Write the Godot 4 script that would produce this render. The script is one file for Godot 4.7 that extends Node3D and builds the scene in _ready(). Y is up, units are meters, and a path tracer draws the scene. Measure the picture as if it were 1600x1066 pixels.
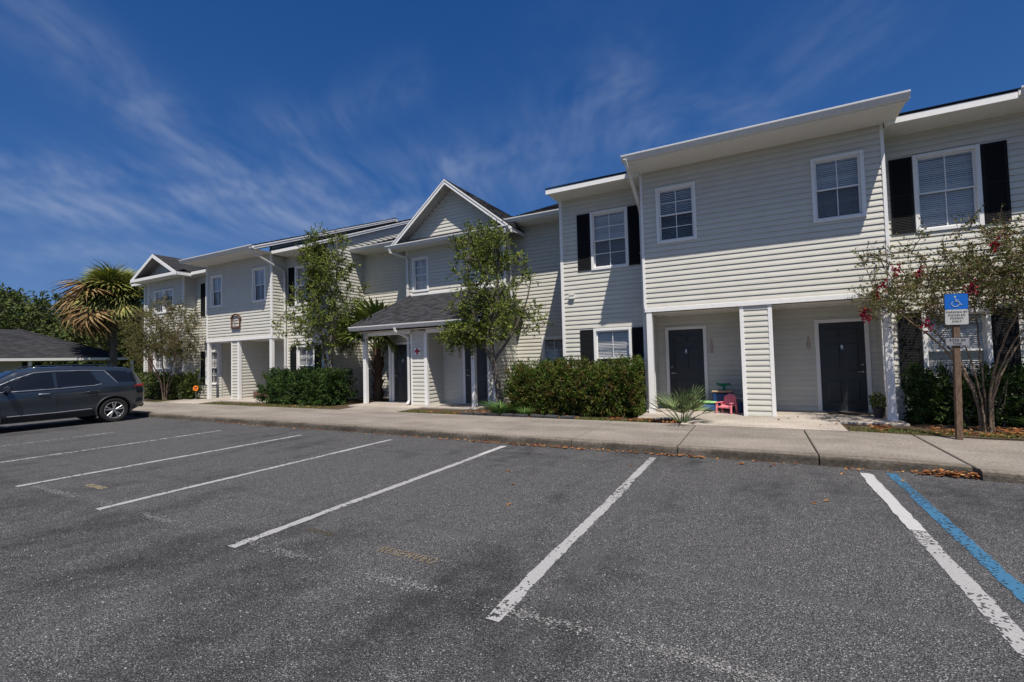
extends Node3D

# ---------------------------------------------------------------- mesh builder
class MB:
	var v := PackedVector3Array()
	var n := PackedVector3Array()
	var c := PackedColorArray()
	var col := Color(1, 1, 1)
	func tri(a: Vector3, b: Vector3, d: Vector3) -> void:
		var nn := (b - a).cross(d - a).normalized()
		v.push_back(a); v.push_back(d); v.push_back(b)
		n.push_back(nn); n.push_back(nn); n.push_back(nn)
		c.push_back(col); c.push_back(col); c.push_back(col)
	func quad(a: Vector3, b: Vector3, d: Vector3, e: Vector3) -> void:
		var nn := (b - a).cross(d - a)
		if nn.length_squared() < 1e-14: nn = (d - a).cross(e - a)
		nn = nn.normalized()
		v.push_back(a); v.push_back(d); v.push_back(b)
		v.push_back(a); v.push_back(e); v.push_back(d)
		for k in 6:
			n.push_back(nn); c.push_back(col)
	func squad(p: Array, q: Array) -> void: # smooth quad with normals
		for k in [0, 2, 1, 0, 3, 2]:
			v.push_back(p[k]); n.push_back(q[k]); c.push_back(col)
	func box(ce: Vector3, s: Vector3, b := Basis()) -> void:
		var h := s * 0.5
		var p := []
		for k in 8:
			p.push_back(ce + b * Vector3(h.x if k & 1 else -h.x, h.y if k & 2 else -h.y, h.z if k & 4 else -h.z))
		quad(p[4], p[5], p[7], p[6]); quad(p[1], p[0], p[2], p[3])
		quad(p[5], p[1], p[3], p[7]); quad(p[0], p[4], p[6], p[2])
		quad(p[6], p[7], p[3], p[2]); quad(p[0], p[1], p[5], p[4])
	func bx(x0: float, x1: float, y0: float, y1: float, z0: float, z1: float) -> void:
		box(Vector3(x0 + x1, y0 + y1, z0 + z1) * 0.5, Vector3(absf(x1 - x0), absf(y1 - y0), absf(z1 - z0)))
	# chamfered box: edges along all axes cut by e
	func cbox(ce: Vector3, s: Vector3, e := 0.006, b := Basis()) -> void:
		var h := s * 0.5
		var P := func(x: float, y: float, z: float, ax: int) -> Vector3:
			var w := Vector3(x * h.x, y * h.y, z * h.z)
			if ax != 0: w.x -= x * e
			if ax != 1: w.y -= y * e
			if ax != 2: w.z -= z * e
			return ce + b * w
		for ax in 3:
			for s1 in [-1.0, 1.0]:
				var qs := []
				for t in [[-1.0, -1.0], [1.0, -1.0], [1.0, 1.0], [-1.0, 1.0]]:
					var d := [0.0, 0.0, 0.0]
					d[ax] = s1; d[(ax + 1) % 3] = t[0]; d[(ax + 2) % 3] = t[1]
					qs.push_back(P.call(d[0], d[1], d[2], ax))
				if s1 > 0: quad(qs[0], qs[1], qs[2], qs[3])
				else: quad(qs[3], qs[2], qs[1], qs[0])
		for ax in 3: # edge running along ax
			var a1 := (ax + 1) % 3
			var a2 := (ax + 2) % 3
			for s1 in [-1.0, 1.0]:
				for s2 in [-1.0, 1.0]:
					var d0 := [0.0, 0.0, 0.0]
					var d1 := [0.0, 0.0, 0.0]
					d0[ax] = -1.0; d1[ax] = 1.0
					d0[a1] = s1; d1[a1] = s1; d0[a2] = s2; d1[a2] = s2
					var A: Vector3 = P.call(d0[0], d0[1], d0[2], a1)
					var B: Vector3 = P.call(d0[0], d0[1], d0[2], a2)
					var C: Vector3 = P.call(d1[0], d1[1], d1[2], a2)
					var D: Vector3 = P.call(d1[0], d1[1], d1[2], a1)
					if s1 * s2 < 0: quad(A, B, C, D)
					else: quad(D, C, B, A)
	func tube(pts: Array, rad: Array, sides := 6, cap := true) -> void:
		var rings := []
		var nr := []
		var up := Vector3.UP
		for i in pts.size():
			var t: Vector3 = (pts[mini(i + 1, pts.size() - 1)] - pts[maxi(i - 1, 0)])
			t = t.normalized() if t.length() > 1e-7 else Vector3.UP
			if absf(t.dot(up)) > 0.95: up = Vector3.RIGHT if absf(t.x) < 0.9 else Vector3.BACK
			var x := up.cross(t).normalized()
			var y := t.cross(x)
			up = y
			var r := []
			var q := []
			for k in sides:
				var an := TAU * k / sides
				var d := x * cos(an) + y * sin(an)
				r.push_back(pts[i] + d * float(rad[i])); q.push_back(d)
			rings.push_back(r); nr.push_back(q)
		for i in pts.size() - 1:
			for k in sides:
				var k2 := (k + 1) % sides
				squad([rings[i][k], rings[i][k2], rings[i + 1][k2], rings[i + 1][k]], [nr[i][k], nr[i][k2], nr[i + 1][k2], nr[i + 1][k]])
		if cap:
			for k in range(1, sides - 1):
				tri(rings[0][0], rings[0][k + 1], rings[0][k])
				var e: Array = rings[-1]
				tri(e[0], e[k], e[k + 1])
	# extrude a polygon given in (s,t) counter-clockwise, along dir
	func prism(poly: PackedVector2Array, o: Vector3, us: Vector3, ut: Vector3, dir: Vector3) -> void:
		var ix := Geometry2D.triangulate_polygon(poly)
		var A := []
		for p in poly: A.push_back(o + us * p.x + ut * p.y)
		var flip := us.cross(ut).dot(dir) < 0
		var area := 0.0
		for k in poly.size():
			var p := poly[k]; var q := poly[(k + 1) % poly.size()]
			area += p.x * q.y - q.x * p.y
		if area < 0: flip = not flip
		for k in range(0, ix.size(), 3):
			var a: Vector3 = A[ix[k]]; var b: Vector3 = A[ix[k + 1]]; var d: Vector3 = A[ix[k + 2]]
			var fw := (b - a).cross(d - a).dot(dir) > 0
			if not fw:
				var t := b; b = d; d = t
			tri(a + dir, b + dir, d + dir)
			tri(a, d, b)
		for k in poly.size():
			var a: Vector3 = A[k]; var b: Vector3 = A[(k + 1) % poly.size()]
			if flip: quad(b, a, a + dir, b + dir)
			else: quad(a, b, b + dir, a + dir)
	func leaf(p: Vector3, d: Vector3, sidev: Vector3, L: float, W: float, fold := 0.25) -> void:
		var nn := d.cross(sidev).normalized()
		var mid := p + d * (L * 0.45)
		var l := mid + sidev * (W * 0.5) + nn * (W * fold)
		var r := mid - sidev * (W * 0.5) + nn * (W * fold)
		var t := p + d * L
		tri(p, t, l); tri(p, r, t)
	func mesh(m: Material) -> ArrayMesh:
		var a := []
		a.resize(Mesh.ARRAY_MAX)
		a[Mesh.ARRAY_VERTEX] = v; a[Mesh.ARRAY_NORMAL] = n; a[Mesh.ARRAY_COLOR] = c
		var am := ArrayMesh.new()
		am.add_surface_from_arrays(Mesh.PRIMITIVE_TRIANGLES, a)
		am.surface_set_material(0, m)
		return am

# ---------------------------------------------------------------- scene helpers
var M := {}
var rng := RandomNumberGenerator.new()
var names := {}

func lin(r: float, g: float, b: float, a := 1.0) -> Color:
	var k := Color(r, g, b, a).linear_to_srgb()
	k.a = a
	return k

func numbered(s: String) -> String:
	if not names.has(s):
		names[s] = 0
		return s
	names[s] += 1
	return "%s_%03d" % [s, names[s]]

func put(mb: MB, called: String, m: Material, parent: Node = null, at := Vector3.ZERO) -> MeshInstance3D:
	var o := MeshInstance3D.new()
	o.mesh = mb.mesh(m)
	if parent == null:
		o.name = numbered(called)
		add_child(o)
	else:
		o.name = called
		parent.add_child(o, true)
	o.position = at
	return o

func inst(me: Mesh, called: String, parent: Node, xf := Transform3D()) -> MeshInstance3D:
	var o := MeshInstance3D.new()
	o.mesh = me
	o.name = called
	parent.add_child(o, true)
	o.transform = xf
	return o

func tag(o: Node, label: String, category: String, group := "") -> void:
	o.set_meta("label", label); o.set_meta("category", category)
	if group != "": o.set_meta("group", group)

func struct(o: Node, label := "") -> void:
	o.set_meta("kind", "structure")
	if label != "": o.set_meta("label", label)

func thing(called: String, label: String, category: String, at: Vector3, group := "") -> Node3D:
	var o := Node3D.new()
	o.name = numbered(called)
	add_child(o)
	o.position = at
	tag(o, label, category, group)
	return o

func noise_tex(type: int, freq: float, cols: Array, offs: Array, size := 1024, seed_ := 1, constant := false, oct := 4) -> NoiseTexture2D:
	var f := FastNoiseLite.new()
	f.noise_type = type
	f.frequency = freq
	f.seed = seed_
	f.fractal_octaves = oct
	if type == FastNoiseLite.TYPE_CELLULAR:
		f.fractal_type = FastNoiseLite.FRACTAL_NONE
		f.cellular_return_type = FastNoiseLite.RETURN_CELL_VALUE
		f.cellular_jitter = 1.0
	var g := Gradient.new()
	g.offsets = PackedFloat32Array(offs)
	var pc := PackedColorArray()
	for k in cols: pc.push_back(k)
	g.colors = pc
	if constant: g.interpolation_mode = Gradient.GRADIENT_INTERPOLATE_CONSTANT
	var t := NoiseTexture2D.new()
	t.width = size; t.height = size
	t.seamless = true
	t.seamless_blend_skirt = 0.08
	t.noise = f
	t.color_ramp = g
	return t

func normal_tex(freq: float, strength: float, size := 512, seed_ := 3, oct := 4) -> NoiseTexture2D:
	var f := FastNoiseLite.new()
	f.frequency = freq; f.seed = seed_; f.fractal_octaves = oct
	var t := NoiseTexture2D.new()
	t.width = size; t.height = size; t.seamless = true
	t.as_normal_map = true; t.bump_strength = strength
	t.noise = f
	return t

func mat(c: Color, rough := 0.7, metal := 0.0, spec := 0.5) -> StandardMaterial3D:
	var m := StandardMaterial3D.new()
	m.albedo_color = c; m.roughness = rough; m.metallic = metal; m.metallic_specular = spec
	return m

func tri(m: StandardMaterial3D, tex: Texture2D, scale: float, nrm: Texture2D = null, ns := 1.0) -> StandardMaterial3D:
	m.albedo_texture = tex
	m.uv1_triplanar = true; m.uv1_world_triplanar = true
	m.uv1_scale = Vector3.ONE * scale
	if nrm:
		m.normal_enabled = true; m.normal_texture = nrm; m.normal_scale = ns
	return m

func vcol(m: StandardMaterial3D) -> StandardMaterial3D:
	m.vertex_color_use_as_albedo = true
	return m

# soft multiplicative grain, centred on white
func grain(freq: float, lo: float, size := 512, seed_ := 7) -> NoiseTexture2D:
	return noise_tex(FastNoiseLite.TYPE_SIMPLEX_SMOOTH, freq, [lin(lo, lo, lo), lin(1, 1, 1)], [0.25, 0.75], size, seed_)

# ---------------------------------------------------------------- set-up
const EXPO := 1.75

func _ready() -> void:
	rng.seed = 20240
	setup_view()
	print("view")
	make_materials()
	ground()
	print("ground")
	building()
	print("building")
	far_left()
	print("far left")
	plants()
	print("plants")
	car()
	small_things()
	print("done")

func setup_view() -> void:
	var cam := Camera3D.new()
	cam.name = "camera"
	cam.fov = 72.82
	cam.near = 0.05
	cam.far = 2000.0
	cam.position = Vector3(0, 1.65, 8.0)
	cam.rotation = Vector3(deg_to_rad(2.199), deg_to_rad(27.886), deg_to_rad(-1.428))
	add_child(cam)
	cam.current = true
	var env := Environment.new()
	env.background_mode = Environment.BG_SKY
	env.sky = Sky.new()
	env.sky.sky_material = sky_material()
	env.tonemap_mode = Environment.TONE_MAPPER_LINEAR
	env.tonemap_exposure = EXPO
	env.sdfgi_enabled = true
	env.ssao_enabled = true
	env.ssil_enabled = true
	var we := WorldEnvironment.new()
	we.name = "world"
	we.environment = env
	add_child(we)
	var sun := DirectionalLight3D.new()
	sun.name = "sun"
	sun.light_energy = 1.05
	sun.light_color = Color(1.0, 0.965, 0.915)
	sun.light_angular_distance = 0.53
	sun.shadow_enabled = true
	add_child(sun)
	sun.look_at_from_position(Vector3(0.71, 2.3, 1.0) * 10.0, Vector3.ZERO, Vector3.UP)

# wisps of cirrus: courses across the sky (unit directions), half-width in radians, thickness
func cirrus() -> Array:
	return [
		[[Vector3(-0.843, 0.486, -0.231), Vector3(-0.840, 0.419, -0.344), Vector3(-0.794, 0.352, -0.496)], 0.047, 0.62],
		[[Vector3(-0.849, 0.405, -0.339), Vector3(-0.794, 0.361, -0.490), Vector3(-0.705, 0.296, -0.645)], 0.033, 0.80],
		[[Vector3(-0.930, 0.286, -0.232), Vector3(-0.894, 0.301, -0.333), Vector3(-0.820, 0.347, -0.455)], 0.030, 0.70],
		[[Vector3(-0.942, 0.239, -0.235), Vector3(-0.877, 0.260, -0.404), Vector3(-0.724, 0.279, -0.631), Vector3(-0.562, 0.310, -0.767)], 0.036, 0.95],
		[[Vector3(-0.853, 0.294, -0.432), Vector3(-0.737, 0.342, -0.583), Vector3(-0.580, 0.400, -0.710)], 0.036, 0.80],
		[[Vector3(-0.923, 0.224, -0.313), Vector3(-0.791, 0.257, -0.555), Vector3(-0.619, 0.279, -0.734)], 0.028, 0.80],
		[[Vector3(-0.552, 0.355, -0.755), Vector3(-0.378, 0.436, -0.817), Vector3(-0.203, 0.504, -0.839)], 0.066, 0.62],
		[[Vector3(-0.392, 0.371, -0.842), Vector3(-0.203, 0.436, -0.877), Vector3(0.004, 0.433, -0.901)], 0.055, 0.50],
		[[Vector3(-0.949, 0.174, -0.264), Vector3(-0.869, 0.208, -0.450)], 0.025, 0.70],
		[[Vector3(0.016, 0.471, -0.882), Vector3(0.163, 0.483, -0.860)], 0.069, 0.30],
		[[Vector3(-0.806, 0.389, -0.447), Vector3(-0.674, 0.445, -0.589), Vector3(-0.546, 0.524, -0.654)], 0.042, 0.30],
		[[Vector3(-0.734, 0.373, -0.567), Vector3(-0.637, 0.361, -0.681), Vector3(-0.466, 0.401, -0.789)], 0.042, 0.75],
		[[Vector3(-0.329, 0.449, -0.831), Vector3(-0.176, 0.374, -0.910)], 0.019, 0.40]]

func sky_material() -> PanoramaSkyMaterial:
	var w := 2048
	var h := 1024
	var hh := h / 2
	# how much cirrus stands over each direction of the upper sky
	var mask := PackedFloat32Array()
	mask.resize(w * hh)
	for st in cirrus():
		var pts: Array = st[0]
		for i in pts.size() - 1:
			for k in 36:
				var d: Vector3 = pts[i].slerp(pts[i + 1], k / 36.0)
				var v := acos(d.y) / PI * h
				var u := fposmod(atan2(d.x, -d.z) / TAU, 1.0) * w
				var r: float = st[1] / PI * h
				var sx := 1.0 / maxf(0.2, sqrt(1.0 - d.y * d.y))
				var e := int(r * 2.6)
				var ex := int(r * 2.6 * sx)
				for y in range(maxi(0, int(v) - e), mini(hh, int(v) + e + 1)):
					for x in range(int(u) - ex, int(u) + ex + 1):
						var q := pow((y - v) / r, 2.0) + pow((x - u) / (r * sx), 2.0)
						var at := y * w + posmod(x, w)
						var m: float = st[2] * exp(-q)
						if m > mask[at]: mask[at] = m
	var n1 := FastNoiseLite.new()
	n1.seed = 11; n1.frequency = 1.0; n1.fractal_octaves = 5; n1.fractal_gain = 0.55
	var n2 := FastNoiseLite.new()
	n2.seed = 5; n2.frequency = 0.42; n2.fractal_octaves = 3
	var n3 := FastNoiseLite.new()
	n3.seed = 23; n3.frequency = 1.0; n3.fractal_octaves = 4; n3.fractal_gain = 0.6
	var data := PackedFloat32Array()
	data.resize(w * h * 3)
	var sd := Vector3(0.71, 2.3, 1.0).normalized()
	var top := Vector3(0.0105, 0.066, 0.245)
	var mid := Vector3(0.038, 0.128, 0.365)
	var hor := Vector3(0.185, 0.325, 0.585)
	for j in h:
		var th := PI * (j + 0.5) / h
		var y := cos(th)
		var s := sin(th)
		for i in w:
			var ph := TAU * (i + 0.5) / w
			var d := Vector3(sin(ph) * s, y, -cos(ph) * s)
			var c := hor
			if y > 0.0:
				var t := clampf(y / 0.30, 0.0, 1.0)
				if t < 1.0: c = hor.lerp(mid, pow(t, 0.72))
				else: c = mid.lerp(top, 1.0 - pow(1.0 - clampf((y - 0.30) / 0.42, 0.0, 1.0), 1.6))
				# air round the sun scatters more light
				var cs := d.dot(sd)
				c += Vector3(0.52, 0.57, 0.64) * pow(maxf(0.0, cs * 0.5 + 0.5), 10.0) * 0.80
				# cirrus on a high sheet, drawn out along the wind
				var yy := maxf(y, 0.05) + 0.12
				var px := d.x / yy
				var pz := d.z / yy
				var a := -px * 0.59 - pz * 0.81
				var b := px * 0.81 - pz * 0.59
				var wx := n2.get_noise_2d(a * 0.9, b * 0.9) * 0.9
				var st := n1.get_noise_2d(a * 1.5 + wx * 1.2, b * 3.0 + wx * 1.6)
				var fine := n3.get_noise_2d(a * 5.5 + wx * 3.0, b * 15.0 + wx * 4.5)
				var patch := n2.get_noise_2d(a * 0.8 + 31.0, b * 1.2 - 12.0)
				var streak := clampf(st * 0.95 + 0.56, 0.0, 1.0) * clampf(0.82 + fine * 0.62, 0.1, 1.0)
				var veil := clampf((patch + 0.20) * 1.2, 0.0, 1.0) * 0.26
				var cov := (mask[j * w + i] * 0.95 + veil) * streak * clampf((y - 0.01) / 0.05, 0.0, 1.0)
				c = c.lerp(Vector3(0.36, 0.43, 0.60), clampf(cov * 0.46, 0.0, 0.42))
			c /= EXPO
			var k := (j * w + i) * 3
			data[k] = c.x; data[k + 1] = c.y; data[k + 2] = c.z
	var im := Image.create_from_data(w, h, false, Image.FORMAT_RGBF, data.to_byte_array())
	var pm := PanoramaSkyMaterial.new()
	pm.panorama = ImageTexture.create_from_image(im)
	return pm

func make_materials() -> void:
	var stones := [lin(.032, .032, .034), lin(.058, .058, .061), lin(.086, .086, .090), lin(.12, .12, .125), lin(.18, .18, .185), lin(.28, .28, .28), lin(.45, .445, .435)]
	M.asphalt = vcol(tri(mat(Color.WHITE, 0.88, 0, 0.4), noise_tex(FastNoiseLite.TYPE_CELLULAR, 0.25, stones, [0.0, 0.20, 0.42, 0.64, 0.82, 0.93, 0.98], 2048, 4, true), 0.36, normal_tex(0.2, 12.0, 1024, 9, 2), 0.7))
	M.paint = vcol(tri(mat(Color.WHITE, 0.8), noise_tex(FastNoiseLite.TYPE_SIMPLEX_SMOOTH, 0.12, [lin(.42, .42, .42), lin(.9, .9, .9), lin(1, 1, 1)], [0.12, 0.38, 0.7], 1024, 6), 1.0))
	M.concrete = vcol(tri(mat(Color.WHITE, 0.9, 0, 0.3), noise_tex(FastNoiseLite.TYPE_SIMPLEX_SMOOTH, 0.035, [lin(.66, .65, .63), lin(.88, .87, .86), lin(1, 1, 1)], [0.2, 0.48, 0.8], 1024, 12, false, 6), 0.5, normal_tex(0.2, 4.0, 512, 2), 0.5))
	M.soil = tri(mat(Color.WHITE, 0.95, 0, 0.2), noise_tex(FastNoiseLite.TYPE_SIMPLEX_SMOOTH, 0.05, [lin(.03, .022, .015), lin(.08, .058, .04), lin(.13, .10, .06)], [0.25, 0.5, 0.8], 512, 20, false, 5), 1.2)
	M.lawn = tri(mat(Color.WHITE, 0.95, 0, 0.2), noise_tex(FastNoiseLite.TYPE_SIMPLEX_SMOOTH, 0.06, [lin(.05, .055, .02), lin(.07, .09, .03), lin(.11, .11, .05)], [0.25, 0.5, 0.8], 512, 21, false, 5), 0.6)
	var sg := noise_tex(FastNoiseLite.TYPE_SIMPLEX_SMOOTH, 0.012, [lin(.94, .94, .935), lin(.98, .98, .975), lin(1, 1, 1)], [0.2, 0.5, 0.8], 512, 31, false, 6)
	M.siding = []
	for k in 4:
		var f: float = [0.985, 1.0, 1.012, 0.97][k]
		M.siding.push_back(tri(mat(lin(.585 * f, .575 * f, .515 * f), 0.62), sg, 0.35))
	M.backing = mat(lin(.45, .44, .41), 0.8)
	M.white = tri(mat(lin(.80, .80, .79), 0.5), grain(0.02, 0.95, 512, 40), 0.7)
	M.gutter = tri(mat(lin(.66, .66, .65), 0.5), grain(0.03, 0.93, 512, 41), 0.6)
	M.soffit = mat(lin(.72, .715, .69), 0.65)
	M.shutter = mat(lin(.012, .013, .015), 0.75, 0, 0.25)
	M.door = mat(lin(.024, .028, .032), 0.42)
	M.metal = mat(lin(.62, .60, .56), 0.28, 1.0)
	M.dark = mat(lin(.012, .012, .012), 0.7)
	M.blind = mat(lin(.86, .86, .85), 0.55)
	M.blind.backlight_enabled = true
	M.blind.backlight = Color(.25, .25, .24)
	var g := mat(Color(.03, .045, .06, .12), 0.02, 0, 0.6)
	g.transparency = BaseMaterial3D.TRANSPARENCY_ALPHA
	M.glass = g
	var gs := mat(Color(.04, .044, .05, .32), 0.10, 0, 0.4)
	gs.transparency = BaseMaterial3D.TRANSPARENCY_ALPHA
	M.screen = gs
	M.shingle = vcol(tri(mat(Color.WHITE, 0.93, 0, 0.25), noise_tex(FastNoiseLite.TYPE_SIMPLEX_SMOOTH, 0.3, [lin(.6, .6, .6), lin(1, 1, 1)], [0.3, 0.7], 512, 44, false, 2), 1.5))
	M.brick = []
	for k in 3: M.brick.push_back(tri(mat([lin(.16, .085, .06), lin(.20, .11, .08), lin(.13, .075, .06)][k], 0.9), grain(0.1, 0.7, 256, 50 + k), 2.0))
	M.mortar = mat(lin(.30, .28, .25), 0.95)
	M.bark = tri(mat(Color.WHITE, 0.95, 0, 0.2), noise_tex(FastNoiseLite.TYPE_SIMPLEX_SMOOTH, 0.05, [lin(.06, .05, .042), lin(.15, .13, .11), lin(.27, .25, .22)], [0.25, 0.5, 0.8], 512, 60, false, 5), 1.6, normal_tex(0.08, 8.0, 512, 61), 1.0)
	M.myrtle_bark = tri(mat(Color.WHITE, 0.8, 0, 0.2), noise_tex(FastNoiseLite.TYPE_SIMPLEX_SMOOTH, 0.03, [lin(.09, .065, .045), lin(.17, .125, .09), lin(.27, .215, .16)], [0.25, 0.5, 0.8], 512, 62, false, 4), 1.2)
	var lf := vcol(mat(Color.WHITE, 0.55, 0, 0.28))
	lf.backlight_enabled = true
	lf.backlight = Color(.36, .42, .10)
	M.leaf = lf
	M.dry = vcol(mat(Color.WHITE, 0.85, 0, 0.2))
	M.wood = tri(mat(Color.WHITE, 0.85), noise_tex(FastNoiseLite.TYPE_SIMPLEX_SMOOTH, 0.05, [lin(.075, .045, .028), lin(.13, .082, .052), lin(.19, .13, .09)], [0.25, 0.5, 0.8], 512, 70), 0.9)
	M.wood.uv1_scale = Vector3(3.0, 0.22, 3.0)

# ---------------------------------------------------------------- ground
var gn := FastNoiseLite.new()

func asphalt_tone(x: float, z: float) -> Color:
	# stains and wear: pale traffic film, dark tyre and oil areas, a pale old seam
	var k := 1.0 + gn.get_noise_2d(x * 0.45, z * 0.3) * 0.34 + gn.get_noise_2d(x * 2.4 + 40.0, z * 0.5) * 0.36 + gn.get_noise_2d(x * 6.0, z * 5.0) * 0.30 + gn.get_noise_2d(x * 18.0, z * 14.0) * 0.16
	if z > 0.0 and z < 6.5:
		for cx in [-0.15, -2.92, -5.6, -8.2, -10.8]: # worn and oiled stalls
			var dx: float = x - cx
			if absf(dx) > 1.6: continue
			k -= 0.26 * exp(-pow(dx / 0.35, 2.0) - pow((z - 1.5) / 0.8, 2.0)) * (0.7 + gn.get_noise_2d(x * 5.0, z * 3.0))
			k -= 0.20 * exp(-pow((absf(dx) - 0.78) / 0.16, 2.0)) * clampf(0.55 + gn.get_noise_2d(cx * 9.0, z * 1.2), 0.0, 1.0)
			k += 0.26 * exp(-pow(dx / 0.85, 2.0) - pow((z - 3.5) / 1.3, 2.0)) * clampf(0.6 + gn.get_noise_2d(x * 2.5, z * 1.5 + 9.0) * 1.6, 0.0, 1.3)
	k *= lerpf(1.03, 0.84, smoothstep(5.22, 5.38, z + gn.get_noise_2d(x * 2.0, 3.0) * 0.1)) # the aisle is another paving
	for sp in [[-0.22, 4.2, 0.42, 0.16, 1.1], [-0.12, 1.65, 0.13, 0.09, -0.5], [-3.6, 0.75, 0.3, 0.10, -0.6], [-4.0, 0.62, 0.26, 0.07, 1.5], [-5.2, 3.4, 0.7, 0.3, 0.4], [-2.0, 2.6, 0.9, 0.8, -0.22], [-7.9, 3.0, 0.8, 0.4, 0.35], [0.3, 2.2, 0.8, 0.9, -0.2], [2.2, 1.0, 0.9, 0.6, -0.35], [-5.6, 1.6, 0.6, 0.9, -0.25], [-10.8, 2.0, 0.7, 1.2, -0.25]]:
		var e: float = pow((x - sp[0]) / sp[2], 2.0) + pow((z - sp[1]) / sp[3], 2.0)
		if e < 6.0:
			k += sp[4] * exp(-e) * (0.75 + 0.9 * gn.get_noise_2d(x * 16.0, z * 16.0))
	return Color(k, k, k * 1.01)

func sheet(mb: MB, x0: float, x1: float, z0: float, z1: float, step: float, y: float, f: Callable) -> void:
	var nx := maxi(1, int(ceil((x1 - x0) / step)))
	var nz := maxi(1, int(ceil((z1 - z0) / step)))
	var cols := []
	for i in nx + 1:
		var r := PackedColorArray()
		for j in nz + 1: r.push_back(f.call(lerpf(x0, x1, float(i) / nx), lerpf(z0, z1, float(j) / nz)))
		cols.push_back(r)
	for i in nx:
		for j in nz:
			var xa := lerpf(x0, x1, float(i) / nx)
			var xb := lerpf(x0, x1, float(i + 1) / nx)
			var za := lerpf(z0, z1, float(j) / nz)
			var zb := lerpf(z0, z1, float(j + 1) / nz)
			var P := [Vector3(xa, y, zb), Vector3(xb, y, zb), Vector3(xb, y, za), Vector3(xa, y, za)]
			var C := [cols[i][j + 1], cols[i + 1][j + 1], cols[i + 1][j], cols[i][j]]
			for k in [0, 2, 1, 0, 3, 2]:
				mb.v.push_back(P[k]); mb.n.push_back(Vector3.UP); mb.c.push_back(C[k])

# painted stripe as a thin worn sheet; axis along z, centred on x
func stripe(x: float, w: float, z0: float, z1: float, cell: float, wear: float, tone: Callable, seed_: int) -> MB:
	var mb := MB.new()
	var nx := maxi(3, int(round(w / cell)))
	var nz := int(round((z1 - z0) / cell))
	for j in nz:
		var za := lerpf(z0, z1, float(j) / nz)
		var zb := lerpf(z0, z1, float(j + 1) / nz)
		var sh := gn.get_noise_2d(za * 0.8 + seed_ * 17.0, 3.0) * 0.018
		var ea := w * 0.5 + gn.get_noise_2d(za * 9.0, seed_ * 5.0) * 0.014
		for i in nx:
			var u := (i + 0.5) / nx
			var xx := x + sh + (u - 0.5) * 2.0 * ea
			var edge := absf(u - 0.5) * 2.0
			var g := gn.get_noise_2d(xx * 30.0 + seed_, za * 30.0) * 0.6 + gn.get_noise_2d(xx * 70.0, za * 70.0 + seed_) * 0.6 + gn.get_noise_2d(xx * 3.0, za * 1.4 + seed_ * 3.0) * 0.5
			if g > wear - edge * 0.12: continue
			mb.col = tone.call(za)
			var k := 0.92 + rng.randf() * 0.16
			mb.col = Color(mb.col.r * k, mb.col.g * k, mb.col.b * k)
			var xa := x + sh + (float(i) / nx - 0.5) * 2.0 * ea
			var xb := x + sh + (float(i + 1) / nx - 0.5) * 2.0 * ea
			mb.quad(Vector3(xa, 0.004, zb), Vector3(xb, 0.004, zb), Vector3(xb, 0.004, za), Vector3(xa, 0.004, za))
	return mb

var clean := 1.0 # porch concrete is less soiled than the walk

func concrete_tone(x: float, z: float) -> Color:
	var a := gn.get_noise_2d(x * 0.8 + 90.0, z * 1.9) * 0.30 + gn.get_noise_2d(x * 4.0, z * 6.0 + 70.0) * 0.18 + gn.get_noise_2d(x * 17.0, z * 17.0) * 0.04
	for sp in [[-0.2, -1.45, 0.5, 0.18, -0.28], [0.0, -1.8, 0.35, 0.12, -0.2], [-0.4, -2.6, 0.3, 0.14, -0.2], [-11.2, -3.1, 1.0, 0.5, -0.18]]:
		var e: float = pow((x - sp[0]) / sp[2], 2.0) + pow((z - sp[1]) / sp[3], 2.0)
		if e < 5.0: a += sp[4] * exp(-e) * (0.8 + gn.get_noise_2d(x * 9.0, z * 9.0))
	var k := 1.0 + a
	k *= clean
	return Color(0.268 * k, 0.243 * k, 0.217 * k)

# concrete slab as its own piece: top sheet with stains and worn arrises
func slab(mb: MB, x0: float, x1: float, z0: float, z1: float, ytop: Callable, yb: float) -> void:
	var b := 0.012
	var nx := maxi(2, int((x1 - x0) / 0.16))
	var nz := maxi(2, int((z1 - z0) / 0.16))
	for i in nx:
		for j in nz:
			var P := []
			var C := []
			for q in [[0, 1], [1, 1], [1, 0], [0, 0]]:
				var x := lerpf(x0 + b, x1 - b, float(i + q[0]) / nx)
				var z := lerpf(z0 + b, z1 - b, float(j + q[1]) / nz)
				P.push_back(Vector3(x, ytop.call(x, z), z))
				C.push_back(concrete_tone(x, z))
			for k in [0, 2, 1, 0, 3, 2]:
				mb.v.push_back(P[k]); mb.n.push_back(Vector3.UP); mb.c.push_back(C[k])
	var Y := func(x: float, z: float) -> float: return ytop.call(x, z)
	var c4 := [[x0, z1], [x1, z1], [x1, z0], [x0, z0]]
	var i4 := [[x0 + b, z1 - b], [x1 - b, z1 - b], [x1 - b, z0 + b], [x0 + b, z0 + b]]
	for k in 4:
		var k2 := (k + 1) % 4
		var oa := Vector3(c4[k][0], Y.call(c4[k][0], c4[k][1]) - b, c4[k][1])
		var ob := Vector3(c4[k2][0], Y.call(c4[k2][0], c4[k2][1]) - b, c4[k2][1])
		var ia := Vector3(i4[k][0], Y.call(i4[k][0], i4[k][1]), i4[k][1])
		var ib := Vector3(i4[k2][0], Y.call(i4[k2][0], i4[k2][1]), i4[k2][1])
		mb.col = concrete_tone(oa.x, oa.z)
		mb.quad(oa, ob, ib, ia)
		mb.quad(Vector3(oa.x, yb, oa.z), Vector3(ob.x, yb, ob.z), ob, oa)

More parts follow.
